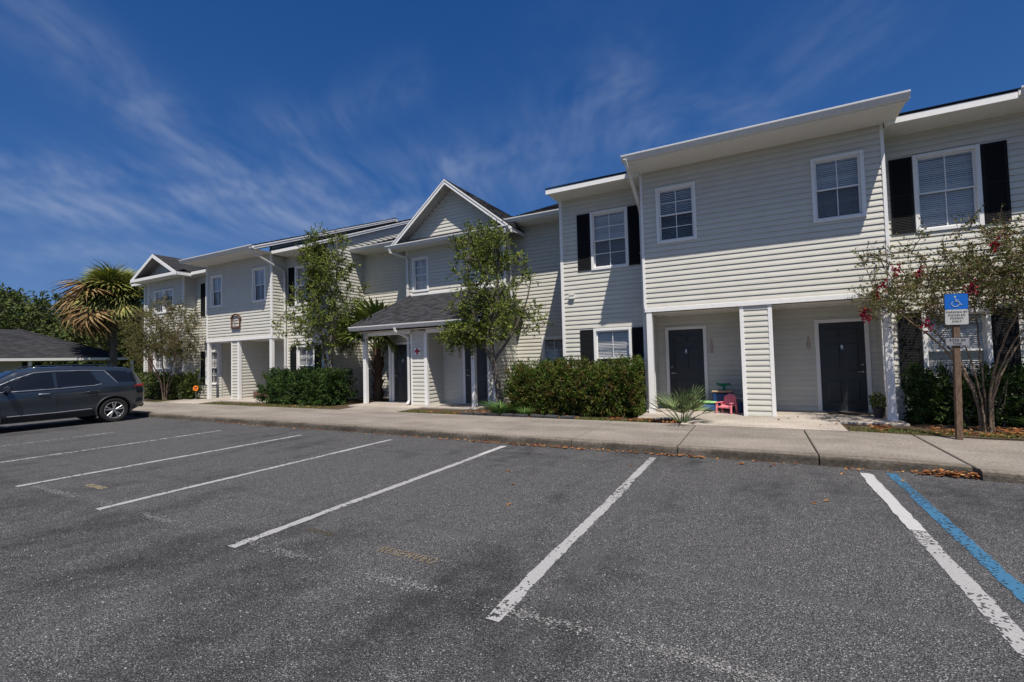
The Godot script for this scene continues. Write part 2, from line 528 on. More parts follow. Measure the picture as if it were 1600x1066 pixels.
func ground() -> void:
	gn.seed = 77; gn.frequency = 0.5; gn.fractal_octaves = 3
	var mb := MB.new()
	mb.quad(Vector3(-600, -0.03, 500), Vector3(500, -0.03, 500), Vector3(500, -0.03, -600), Vector3(-600, -0.03, -600))
	struct(put(mb, "ground", M.lawn))
	# parking lot
	mb = MB.new()
	sheet(mb, -13.0, 6.0, -0.05, 8.2, 0.085, 0.0, asphalt_tone)
	sheet(mb, -46.0, -13.0, -0.05, 8.2, 0.4, 0.0, asphalt_tone)
	sheet(mb, 6.0, 40.0, -0.05, 8.2, 0.6, 0.0, asphalt_tone)
	sheet(mb, -46.0, 40.0, 8.2, 45.0, 1.2, 0.0, asphalt_tone)
	struct(put(mb, "parking_lot", M.asphalt), "grey asphalt parking lot")
	# stall lines
	# old worn coat from near end to [x, far end]; some lines had a length near the kerb painted afresh
	var k := 0
	var old_coat := func(_z: float) -> Color: return Color(.34, .34, .345)
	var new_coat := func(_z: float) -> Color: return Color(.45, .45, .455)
	for ln in [[-1.55, 0.32], [-4.30, 0.32], [-6.93, 0.5], [-9.43, 0.75], [-12.2, 1.0], [-14.8, 2.2], [1.22, 0.32]]:
		var x: float = ln[0]
		var cell := 0.013 if x > -5.0 else (0.02 if x > -8.0 else 0.035)
		var w := stripe(x, 0.105 if x < 0 else 0.125, ln[1], 5.44 if x < 0 else 6.2, cell, 0.42 if x > -11.0 else 0.1, old_coat, k)
		struct(put(w, "parking_line", M.paint), "worn white parking stall line" if x < 0 else "white parking stall line beside the blue one")
		k += 1
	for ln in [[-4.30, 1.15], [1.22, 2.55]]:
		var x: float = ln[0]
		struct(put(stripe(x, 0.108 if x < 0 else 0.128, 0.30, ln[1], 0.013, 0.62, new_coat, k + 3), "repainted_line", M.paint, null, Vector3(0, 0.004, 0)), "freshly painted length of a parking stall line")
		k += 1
	var blue := func(_z: float) -> Color: return Color(.035, .14, .26)
	struct(put(stripe(1.50, 0.115, 0.17, 6.2, 0.013, 0.36, blue, 31), "parking_line", M.paint), "blue accessible stall line")
	# old pale seam across the stall ends: scattered crumbs of paint
	mb = MB.new()
	for i in 6500:
		var x := rng.randf_range(-9.2, 2.0)
		var keep := 0.5 + gn.get_noise_2d(x * 1.3, 8.0) * 1.3
		if rng.randf() > keep: continue
		var z := 5.30 + gn.get_noise_2d(x * 0.9, 0.0) * 0.05 + rng.randfn(0.0, 0.036)
		var s := rng.randf_range(0.004, 0.011)
		var g := rng.randf_range(.13, .34)
		mb.col = Color(g, g, g)
		var an := rng.randf() * TAU
		var d := Vector3(cos(an), 0, sin(an)) * s
		var e := Vector3(-d.z, 0, d.x) * rng.randf_range(0.5, 1.0)
		var p := Vector3(x, 0.004, z)
		mb.quad(p - d, p + e, p + d, p - e)
	var seam := put(mb, "paint_seam", M.paint)
	struct(seam, "crumbled pale seam across the ends of the stalls")
	# loose pale grit over the lot
	mb = MB.new()
	for i in 2600:
		var z := 7.0 - pow(rng.randf(), 1.6) * 6.8
		var x := rng.randf_range(-8.0, 3.0)
		var s := rng.randf_range(0.003, 0.007)
		var g := rng.randf_range(.12, .42)
		mb.col = Color(g, g, g * 0.97)
		var p := Vector3(x, 0.0, z)
		var an := rng.randf() * TAU
		var d := Vector3(cos(an), 0, sin(an)) * s
		var e := Vector3(-d.z, 0, d.x)
		var t := p + Vector3(0, s * 0.7, 0)
		mb.tri(p - d, p + e, t); mb.tri(p + e, p + d, t); mb.tri(p + d, p - e, t); mb.tri(p - e, p - d, t)
	var grit := put(mb, "grit", M.dry)
	grit.set_meta("kind", "stuff"); tag(grit, "pale loose grit on the parking lot", "grit")
	# faded stencilled words
	word("RESERVED", Vector3(-2.70, 0.004, 4.90), 0.10, lin(.31, .24, .15), "faded tan stencilled word on the asphalt")
	word("RESERVED", Vector3(-8.27, 0.004, 4.96), 0.085, lin(.66, .54, .30), "yellow stencilled word on the asphalt")
	word("RESERVED", Vector3(-3.86, 0.004, 4.84), 0.06, lin(.17, .14, .08), "almost worn off stencilled word on the asphalt")
	# sidewalk slabs with the kerb cast on them
	var sw := Node3D.new(); sw.name = "sidewalk"; add_child(sw); struct(sw, "concrete sidewalk along the parking lot")
	var kb := Node3D.new(); kb.name = "kerb"; add_child(kb); struct(kb, "concrete kerb")
	var joints := [2.38, 0.73, -1.22, -3.06, -4.88, -6.70, -8.53, -10.42, -12.3, -14.2, -16.1, -18.0, -19.9, -21.8, -23.7, -25.6, -27.5, -29.4]
	var yt := func(x: float, z: float) -> float: return 0.15 - 0.0 * z if x < 1.4 else 0.15 - 0.05 * clampf((x - 1.4) / 2.0, 0.0, 1.0)
	for i in joints.size() - 1:
		var x1: float = joints[i] - 0.009
		var x0: float = joints[i + 1] + 0.009
		var s := MB.new()
		slab(s, x0, x1, -2.62, -0.135, yt, 0.02)
		put(s, "slab", M.concrete, sw)
		var q := MB.new()
		kerb_piece(q, x0, x1, 0.0, yt)
		put(q, "kerb_stone", M.kerb if M.has("kerb") else make_kerb(), kb)
	for seg in [[2.40, 4.2], [4.22, 6.1], [6.12, 8.0], [8.02, 9.9]]:
		var s := MB.new()
		slab(s, seg[0], seg[1], -2.62 if seg[0] < 3 else -2.62, 0.045, yt, 0.02)
		put(s, "slab", M.concrete, sw)
		var q := MB.new()
		kerb_piece(q, seg[0], seg[1], 0.20, yt)
		put(q, "kerb_stone", M.kerb, kb)
	# porch floors and walks
	var fl := Node3D.new(); fl.name = "porch_floors"; add_child(fl); struct(fl, "concrete porch floors and walks")
	var fy := func(_x: float, z: float) -> float: return 0.152 + 0.025 * clampf((-2.65 - z) / 1.2, 0.0, 1.0)
	for a in [[-2.62, -1.55, -5.6, -3.35], [-1.54, 1.45, -5.6, -2.635], [1.46, 2.6, -5.6, -3.75], [-12.65, -9.6, -5.1, -3.6], [-9.59, -7.6, -5.1, -3.9], [-12.0, -9.65, -3.59, -2.635], [-22.3, -20.3, -5.6, -2.635], [-20.29, -17.5, -5.6, -3.7], [-23.2, -22.31, -4.0, -2.635]]:
		var s := MB.new()
		clean = 1.65 if a[2] < -4.5 else 1.3
		slab(s, a[0], a[1], a[2], a[3], fy, 0.02)
		clean = 1.0
		put(s, "slab", M.concrete, fl)
	# planting beds
	mb = MB.new()
	for a in [[-29.5, -12.66, -2.635], [-7.59, -2.63, -2.635], [2.61, 12.0, -2.635], [-12.65, -12.01, -2.635]]:
		var zb := -7.0
		mb.col = Color.WHITE
		mb.bx(a[0], a[1], 0.0, 0.125, zb, a[2])
	var bed := put(mb, "planting_bed", M.soil)
	struct(bed, "soil of the planting beds")
	mb = MB.new()
	mb.bx(-9.64, -7.6, 0.0, 0.13, -3.88, -2.635)
	mb.bx(-2.62, -1.56, 0.0, 0.13, -3.33, -2.635)
	mb.bx(1.47, 2.6, 0.0, 0.13, -3.73, -2.635)
	struct(put(mb, "planting_bed", M.soil), "soil of the planting beds")

func make_kerb() -> StandardMaterial3D:
	M.kerb = vcol(tri(mat(Color.WHITE, 0.92, 0, 0.3), noise_tex(FastNoiseLite.TYPE_SIMPLEX_SMOOTH, 0.03, [lin(.58, .56, .53), lin(.82, .80, .77), lin(1, 1, 1)], [0.2, 0.5, 0.8], 512, 15, false, 6), 0.8, normal_tex(0.15, 8.0, 512, 16), 0.8))
	return M.kerb

func kerb_piece(mb: MB, x0: float, x1: float, zf: float, yt: Callable) -> void:
	# rounded nose, stained face; stained grey-brown concrete
	var prof := [Vector2(zf, -0.02), Vector2(zf - 0.004, 0.10), Vector2(zf - 0.012, 0.128), Vector2(zf - 0.032, 0.146), Vector2(zf - 0.06, 0.15), Vector2(zf - 0.15, 0.15)]
	var nx := int((x1 - x0) / 0.09)
	for i in nx:
		var xa := lerpf(x0, x1, float(i) / nx)
		var xb := lerpf(x0, x1, float(i + 1) / nx)
		for j in prof.size() - 1:
			var P := []
			var C := []
			for q in [[xa, j], [xb, j], [xb, j + 1], [xa, j + 1]]:
				var p: Vector2 = prof[q[1]]
				var lift: float = yt.call(q[0], 0.0) - 0.15
				var wob: float = gn.get_noise_2d(q[0] * 6.0, p.y * 40.0) * 0.006
				P.push_back(Vector3(q[0], p.y + (lift if p.y > 0.05 else 0.0), p.x + wob))
				# tyre rub and mildew on the face only, patchy
				var st: float = 0.56 + gn.get_noise_2d(q[0] * 2.2, p.y * 14.0 + 5.0) * 0.38 if int(q[1]) < 3 else 0.92
				var cc := concrete_tone(q[0], p.x)
				C.push_back(Color(cc.r * st, cc.g * st * 0.985, cc.b * st * 0.95))
			var nn: Vector3 = (P[1] - P[0]).cross(P[3] - P[0]).normalized()
			for k in [0, 2, 1, 0, 3, 2]:
				mb.v.push_back(P[k]); mb.n.push_back(nn); mb.c.push_back(C[k])
	mb.col = Color(.2, .185, .165)
	for x in [x0, x1]:
		var pts := []
		for p in prof: pts.push_back(Vector3(x, p.y + yt.call(x, 0.0) - 0.15 if p.y > 0.05 else p.y, p.x))
		pts.push_back(Vector3(x, -0.02, zf - 0.15))
		for j in range(1, pts.size() - 1):
			if x == x1: mb.tri(pts[0], pts[j + 1], pts[j])
			else: mb.tri(pts[0], pts[j], pts[j + 1])

func word(s: String, at: Vector3, h: float, c: Color, label: String) -> void:
	var t := TextMesh.new()
	t.text = s
	var f := SystemFont.new()
	f.font_names = PackedStringArray(["Droid Sans"])
	t.font = f
	t.font_size = 64
	t.pixel_size = h / 46.0
	t.depth = 0.002
	var m := tri(mat(c, 0.85), noise_tex(FastNoiseLite.TYPE_SIMPLEX_SMOOTH, 0.09, [lin(.10, .12, .16), lin(.4, .42, .45), lin(1, 1, 1)], [0.3, 0.48, 0.66], 512, 81), 1.8)
	t.material = m
	var o := MeshInstance3D.new()
	o.mesh = t
	o.name = numbered("stencilled_word")
	add_child(o)
	o.rotation = Vector3(-PI / 2, 0, 0)
	o.position = at
	struct(o, label)

# ---------------------------------------------------------------- the apartment building
const EXP := 0.13
var bld: Node3D
var board_cache := {}

func board_profile() -> Array: # (y, n)
	return [Vector2(0.03, 0.003), Vector2(0.03, 0.013), Vector2(0.0, 0.0175), Vector2(0.006, 0.0225), Vector2(0.05, 0.019), Vector2(0.064, 0.0155), Vector2(EXP, 0.003), Vector2(EXP + 0.03, 0.002)]

func board_mesh(mb: MB, o: Vector3, ux: Vector3, nr: Vector3, L: float, hh := EXP) -> void:
	var pr := board_profile()
	var f := hh / EXP
	for j in pr.size() - 1:
		var a: Vector2 = pr[j]
		var b: Vector2 = pr[j + 1]
		var A := o + Vector3.UP * a.x * f + nr * a.y
		var B := o + Vector3.UP * b.x * f + nr * b.y
		mb.quad(A, A + ux * L, B + ux * L, B)

# lapped siding over a rectangle with holes (Rect2 in u,y); one mesh per board or all joined
func siding(wall: Node3D, o: Vector3, ux: Vector3, nr: Vector3, L: float, y0: float, y1: float, holes: Array, single: bool, clip = null) -> void:
	var joined := MB.new()
	var ny := int(ceil((y1 - y0) / EXP - 0.05))
	for j in ny:
		var y := y0 + j * EXP
		var hh := minf(EXP, y1 - y)
		if hh < 0.03: continue
		var segs := [[0.0, L]]
		if clip != null:
			var cc: Vector2 = clip.call(y + hh * 0.5)
			if cc.y - cc.x < 0.03: continue
			segs = [[cc.x, cc.y]]
		for h: Rect2 in holes:
			if y + hh * 0.5 > h.position.y and y + hh * 0.5 < h.end.y:
				var out := []
				for s in segs:
					if h.end.x <= s[0] or h.position.x >= s[1]: out.push_back(s)
					else:
						if h.position.x > s[0] + 0.02: out.push_back([s[0], h.position.x])
						if h.end.x < s[1] - 0.02: out.push_back([h.end.x, s[1]])
				segs = out
		for s in segs:
			var at := Vector3(o.x, y, o.z) + ux * float(s[0])
			var ln: float = s[1] - s[0]
			if single:
				var tone := rng.randi() % 4
				var key := "%d_%d_%d" % [int(round(ln * 1000)), int(round(hh * 1000)), tone]
				if not board_cache.has(key):
					var mb := MB.new()
					board_mesh(mb, Vector3.ZERO, Vector3.RIGHT, Vector3.BACK, ln, hh)
					board_cache[key] = mb.mesh(M.siding[tone])
				inst(board_cache[key], "siding_board", wall, Transform3D(Basis(ux, Vector3.UP, nr), at))
			else:
				board_mesh(joined, at, ux, nr, ln, hh)
	if not single and joined.v.size() > 0:
		var p := put(joined, "siding", M.siding[1], wall)
		p.set_meta("kind", "stuff")

# wall = thick backing with openings, its boards children
func wall(o: Vector3, ux: Vector3, nr: Vector3, L: float, y0: float, y1: float, holes := [], single := false, clip = null, back := true) -> Node3D:
	var mb := MB.new()
	if back:
		var us := [0.0, L]
		var vs := [y0, y1]
		for h: Rect2 in holes:
			us.append_array([h.position.x, h.end.x]); vs.append_array([h.position.y, h.end.y])
		us.sort(); vs.sort()
		for i in us.size() - 1:
			for j in vs.size() - 1:
				if us[i + 1] - us[i] < 0.002 or vs[j + 1] - vs[j] < 0.002: continue
				var m := Vector2(us[i] + us[i + 1], vs[j] + vs[j + 1]) * 0.5
				var inside := m.x < 0 or m.x > L or m.y < y0 or m.y > y1
				for h: Rect2 in holes:
					if h.has_point(m): inside = true
				if inside: continue
				var ce := Vector3(o.x, m.y, o.z) + ux * m.x - nr * 0.06
				mb.box(ce, Vector3(us[i + 1] - us[i], vs[j + 1] - vs[j], 0.118), Basis(ux, Vector3.UP, nr))
	else:
		# gable: thin backing following the clip
		var ny := int((y1 - y0) / EXP)
		for j in ny:
			var y := y0 + j * EXP
			var a: Vector2 = clip.call(y + EXP * 0.5)
			if a.y - a.x < 0.03: continue
			mb.box(Vector3(o.x, y + EXP * 0.5, o.z) + ux * ((a.x + a.y) * 0.5) - nr * 0.06, Vector3(a.y - a.x, EXP, 0.118), Basis(ux, Vector3.UP, nr))
	var w := put(mb, "wall", M.backing, bld)
	siding(w, o, ux, nr, L, y0, y1, holes, single, clip)
	return w

# trim board
func trim(called: String, x0: float, x1: float, y0: float, y1: float, z0: float, z1: float, m: Material = null, parent: Node = null) -> MeshInstance3D:
	var mb := MB.new()
	mb.cbox(Vector3(x0 + x1, y0 + y1, z0 + z1) * 0.5, Vector3(absf(x1 - x0), absf(y1 - y0), absf(z1 - z0)), 0.005)
	return put(mb, called, m if m else M.white, parent if parent else bld)

func frame_mb(x0: float, x1: float, y0: float, y1: float, t: float, z0: float, z1: float, mb: MB) -> void:
	mb.bx(x0, x0 + t, y0, y1, z0, z1)
	mb.bx(x1 - t, x1, y0, y1, z0, z1)
	mb.bx(x0 + t, x1 - t, y1 - t, y1, z0, z1 - 0.001)
	mb.bx(x0 + t, x1 - t, y0, y0 + t, z0, z1 - 0.001)

var pane_cache := {}

# double-hung window on a front wall; x0..y1 are the outer edges of the casing
func window(x0: float, x1: float, y0: float, y1: float, z: float, rows := 2, blind_to := 0.0, slat_tilt := 0.9, curtain := false, shut := 0, screen := true) -> void:
	var c := 0.075
	var mb := MB.new()
	for b in [[x0, x0 + c, y0, y1], [x1 - c, x1, y0, y1], [x0 + c, x1 - c, y1 - c, y1], [x0 + c, x1 - c, y0, y0 + c]]:
		mb.cbox(Vector3(b[0] + b[1], b[2] + b[3], 2 * z + 0.02) * 0.5, Vector3(b[1] - b[0], b[3] - b[2], 0.075), 0.006)
	# jamb liner going back
	frame_mb(x0 + c - 0.02, x1 - c + 0.02, y0 + c - 0.02, y1 - c + 0.02, 0.02, z - 0.14, z - 0.03, mb)
	var w := put(mb, "window", M.white, bld)
	var xi := x0 + c
	var xj := x1 - c
	var yi := y0 + c
	var yj := y1 - c
	var ym := (yi + yj) * 0.5
	for k in 2:
		var ya := ym - 0.02 if k == 1 else yi
		var yb := yj if k == 1 else ym + 0.02
		var zf := z - 0.012 if k == 1 else z - 0.045
		var s := MB.new()
		frame_mb(xi, xj, ya, yb, 0.032, zf - 0.03, zf, s)
		put(s, "sash", M.white, w)
		var xa := xi + 0.032
		var xb := xj - 0.032
		var y2 := ya + 0.032
		var y3 := yb - 0.032
		var mu := MB.new()
		var xc := (xa + xb) * 0.5
		mu.bx(xc - 0.009, xc + 0.009, y2, y3, zf - 0.024, zf - 0.008)
		if rows == 2:
			var yc := (y2 + y3) * 0.5
			mu.bx(xa, xc - 0.009, yc - 0.009, yc + 0.009, zf - 0.023, zf - 0.009)
			mu.bx(xc + 0.009, xb, yc - 0.009, yc + 0.009, zf - 0.023, zf - 0.009)
		put(mu, "glazing_bar", M.white, w)
		for i in 2:
			for j in rows:
				var pw := (xb - xa) * 0.5
				var ph := (y3 - y2) / rows
				var key := "%d_%d_%d" % [int(pw * 1000), int(ph * 1000), k]
				if not pane_cache.has(key):
					var pm := MB.new()
					pm.box(Vector3.ZERO, Vector3(pw - 0.004, ph - 0.004, 0.004))
					pane_cache[key] = pm.mesh(M.glass if k == 1 or not screen else M.screen)
				inst(pane_cache[key], "pane", w, Transform3D(Basis(), Vector3(xa + pw * (i + 0.5), y2 + ph * (j + 0.5), zf - 0.017)))
	if curtain:
		var cu := MB.new()
		var nn := 26
		for i in nn:
			var ua := xi + (xj - xi) * i / nn
			var ub := xi + (xj - xi) * (i + 1) / nn
			var za := z - 0.17 + 0.03 * sin(i * 1.7) * (1.0 if i % 3 else 0.5)
			var zb := z - 0.17 + 0.03 * sin((i + 1) * 1.7) * (1.0 if (i + 1) % 3 else 0.5)
			cu.quad(Vector3(ua, yi, za), Vector3(ub, yi, zb), Vector3(ub, yj, zb), Vector3(ua, yj, za))
		put(cu, "curtain", M.blind, w)
	elif blind_to < 1.0:
		var sl := MB.new()
		var yb2 := lerpf(yi, yj, blind_to)
		var y := yj - 0.04
		sl.bx(xi + 0.01, xj - 0.01, yj - 0.04, yj, z - 0.14, z - 0.08)
		while y > yb2 + 0.02:
			y -= 0.043
			sl.box(Vector3((xi + xj) * 0.5 + rng.randfn(0, 0.002), y, z - 0.105), Vector3(xj - xi - 0.03, 0.003, 0.05), Basis(Vector3.RIGHT, slat_tilt + 0.2 + rng.randfn(0, 0.06)) * Basis(Vector3.BACK, rng.randfn(0, 0.003)))
		put(sl, "blind", M.blind, w)
	# louvred shutters: bit 1 on the left side, bit 2 on the right side
	for sgn in [-1, 1]:
		if (sgn < 0 and not (shut & 1)) or (sgn > 0 and not (shut & 2)): continue
		var sx0 := x0 - 0.40 if sgn < 0 else x1 + 0.012
		var sx1 := x0 - 0.012 if sgn < 0 else x1 + 0.40
		var sm := MB.new()
		frame_mb(sx0, sx1, y0 + 0.03, y1 - 0.02, 0.05, z + 0.018, z + 0.045, sm)
		sm.bx(sx0 + 0.05, sx1 - 0.05, (y0 + y1) * 0.5 - 0.03, (y0 + y1) * 0.5 + 0.03, z + 0.018, z + 0.044)
		sm.bx(sx0 + 0.04, sx1 - 0.04, y0 + 0.07, y1 - 0.06, z + 0.018, z + 0.022)
		var yy := y0 + 0.10
		while yy < y1 - 0.09:
			if absf(yy - (y0 + y1) * 0.5) > 0.05:
				sm.box(Vector3((sx0 + sx1) * 0.5, yy, z + 0.032), Vector3(sx1 - sx0 - 0.10, 0.006, 0.042), Basis(Vector3.RIGHT, 1.15))
			yy += 0.034
		put(sm, "shutter", M.shutter, bld)

func door(x0: float, x1: float, y0: float, y1: float, z: float, hinge_right: bool, label := "") -> void:
	# x0..x1 outer edges of the white casing
	var c := 0.085
	var slabm := MB.new()
	var xa := x0 + c
	var xb := x1 - c
	var yb := y1 - c
	slabm.bx(xa, xb, y0 + 0.015, yb, z - 0.045, z - 0.004)
	var d := put(slabm, "door", M.door, bld)
	var fm := MB.new()
	fm.cbox(Vector3(x0 + c * 0.5, (y0 + y1) * 0.5, z + 0.012), Vector3(c, y1 - y0, 0.075), 0.006)
	fm.cbox(Vector3(x1 - c * 0.5, (y0 + y1) * 0.5, z + 0.012), Vector3(c, y1 - y0, 0.075), 0.006)
	fm.cbox(Vector3((x0 + x1) * 0.5, y1 - c * 0.5, z + 0.011), Vector3(x1 - x0 - 2 * c, c, 0.074), 0.006)
	put(fm, "door_frame", M.white, d)
	var W := xb - xa
	var H := yb - y0
	for i in 2:
		var px := xa + W * (0.13 + 0.40 * i)
		for r in [[0.10, 0.36], [0.45, 0.77], [0.83, 0.935]]:
			var pm := MB.new()
			var ax := px
			var bx2 := px + W * 0.34
			var ay: float = y0 + H * r[0]
			var by: float = y0 + H * r[1]
			# moulded rim and a raised field with sloping edges
			frame_mb(ax, bx2, ay, by, 0.016, z - 0.004, z + 0.006, pm)
			var e := 0.045
			var q := [Vector3(ax + .016, ay + .016, z - .003), Vector3(bx2 - .016, ay + .016, z - .003), Vector3(bx2 - .016, by - .016, z - .003), Vector3(ax + .016, by - .016, z - .003)]
			var r2 := [Vector3(ax + e, ay + e, z + .004), Vector3(bx2 - e, ay + e, z + .004), Vector3(bx2 - e, by - e, z + .004), Vector3(ax + e, by - e, z + .004)]
			for k in 4: pm.quad(q[k], q[(k + 1) % 4], r2[(k + 1) % 4], r2[k])
			pm.quad(r2[0], r2[1], r2[2], r2[3])
			put(pm, "panel", M.door, d)
	var hx := xa + 0.07 if hinge_right else xb - 0.07
	var dirx := 1.0 if hinge_right else -1.0
	var hm := MB.new()
	hm.tube([Vector3(hx, y0 + 0.96, z - 0.004), Vector3(hx, y0 + 0.96, z + 0.012), Vector3(hx, y0 + 0.96, z + 0.016)], [0.03, 0.03, 0.02], 14)
	hm.tube([Vector3(hx, y0 + 0.96, z + 0.01), Vector3(hx, y0 + 0.96, z + 0.05), Vector3(hx + 0.02 * dirx, y0 + 0.962, z + 0.058), Vector3(hx + 0.11 * dirx, y0 + 0.955, z + 0.055)], [0.011, 0.011, 0.011, 0.008], 8)
	put(hm, "handle", M.metal, d)
	var lm := MB.new()
	lm.tube([Vector3(hx, y0 + 1.13, z - 0.004), Vector3(hx, y0 + 1.13, z + 0.016), Vector3(hx, y0 + 1.13, z + 0.02)], [0.03, 0.028, 0.014], 14)
	put(lm, "deadbolt", M.metal, d)
	var km := MB.new()
	var kx := (xa + xb) * 0.5
	km.cbox(Vector3(kx, y0 + H * 0.725, z + 0.004), Vector3(0.045, 0.09, 0.012), 0.004)
	km.tube([Vector3(kx - 0.02, y0 + H * 0.735, z + 0.014), Vector3(kx - 0.026, y0 + H * 0.70, z + 0.022), Vector3(kx, y0 + H * 0.685, z + 0.024), Vector3(kx + 0.026, y0 + H * 0.70, z + 0.022), Vector3(kx + 0.02, y0 + H * 0.735, z + 0.014)], [.006, .006, .007, .006, .006], 6)
	put(km, "knocker", M.metal, d)
	var tm := MB.new()
	tm.bx(x0 + c, x1 - c, y0 - 0.004, y0 + 0.014, z - 0.05, z + 0.06)
	put(tm, "threshold", M.metal, d)
	if label != "": d.set_meta("label", label)

# K-style gutter along x: front face leans out, rolled lip
func gutter(mb: MB, x0: float, x1: float, yb: float, zb: float) -> void:
	# profile in (z,y), back at zb, front at zb+0.125
	var p := PackedVector2Array([Vector2(0, 0), Vector2(0.075, 0), Vector2(0.082, 0.03), Vector2(0.10, 0.055), Vector2(0.122, 0.10), Vector2(0.125, 0.128), Vector2(0.118, 0.135), Vector2(0.105, 0.132), Vector2(0.108, 0.10), Vector2(0.07, 0.012), Vector2(0.01, 0.012), Vector2(0.004, 0.13), Vector2(0, 0.13)])
	mb.prism(p, Vector3(x0, yb, zb), Vector3.BACK, Vector3.UP, Vector3(x1 - x0, 0, 0))

func soffit_strip(mb: MB, x0: float, x1: float, y: float, z0: float, z1: float) -> void:
	# vented vinyl soffit: boards with V grooves running out from the wall
	var x := x0
	while x < x1 - 0.01:
		var xe := minf(x + 0.10, x1)
		mb.quad(Vector3(x + 0.006, y, z0), Vector3(xe - 0.006, y, z0), Vector3(xe - 0.006, y, z1), Vector3(x + 0.006, y, z1))
		mb.quad(Vector3(xe - 0.006, y, z0), Vector3(xe, y + 0.006, z0), Vector3(xe, y + 0.006, z1), Vector3(xe - 0.006, y, z1))
		mb.quad(Vector3(x, y + 0.006, z0), Vector3(x + 0.006, y, z0), Vector3(x + 0.006, y, z1), Vector3(x, y + 0.006, z1))
		x = xe

func shingle_col() -> Color:
	var k := 0.040 + rng.randf() * 0.030
	return Color(k, k * 1.02, k * 1.14)

# shingled plane: p(u,v) with u along eave and v up slope; tabs have thickness
func shingles(mb: MB, e0: Vector3, e1: Vector3, r0: Vector3, r1: Vector3, expo := 0.14, tabw := 0.30) -> void:
	var nr := (e1 - e0).cross(r0 - e0).normalized()
	if nr.length() < 0.1: nr = (e1 - e0).cross(r1 - e0).normalized()
	if nr.y < 0: nr = -nr
	var hs := maxf((r0 - e0).length(), (r1 - e1).length())
	var n := maxi(1, int(hs / expo))
	for j in n:
		var va := float(j) / n
		var vb := minf(1.0, float(j + 1.12) / n)
		var a0 := e0.lerp(r0, va); var a1 := e1.lerp(r1, va)
		var b0 := e0.lerp(r0, vb); var b1 := e1.lerp(r1, vb)
		var L := (a1 - a0).length()
		if L < 0.02: continue
		var u := -rng.randf() * tabw
		while u < L:
			var w := tabw * (0.45 + rng.randf() * 0.6)
			var ua := clampf(u / L, 0, 1)
			var ub := clampf((u + w) / L, 0, 1)
			u += w
			if ub - ua < 1e-4: continue
			mb.col = shingle_col()
			var th := nr * (0.010 + 0.006 * (rng.randi() % 2))
			var A := a0.lerp(a1, ua) + th; var B := a0.lerp(a1, ub - 0.004 / L) + th
			var C := b0.lerp(b1, ub - 0.004 / L) + nr * 0.003; var D := b0.lerp(b1, ua) + nr * 0.003
			mb.quad(A, B, C, D)
			mb.quad(A - th, B - th, B, A)

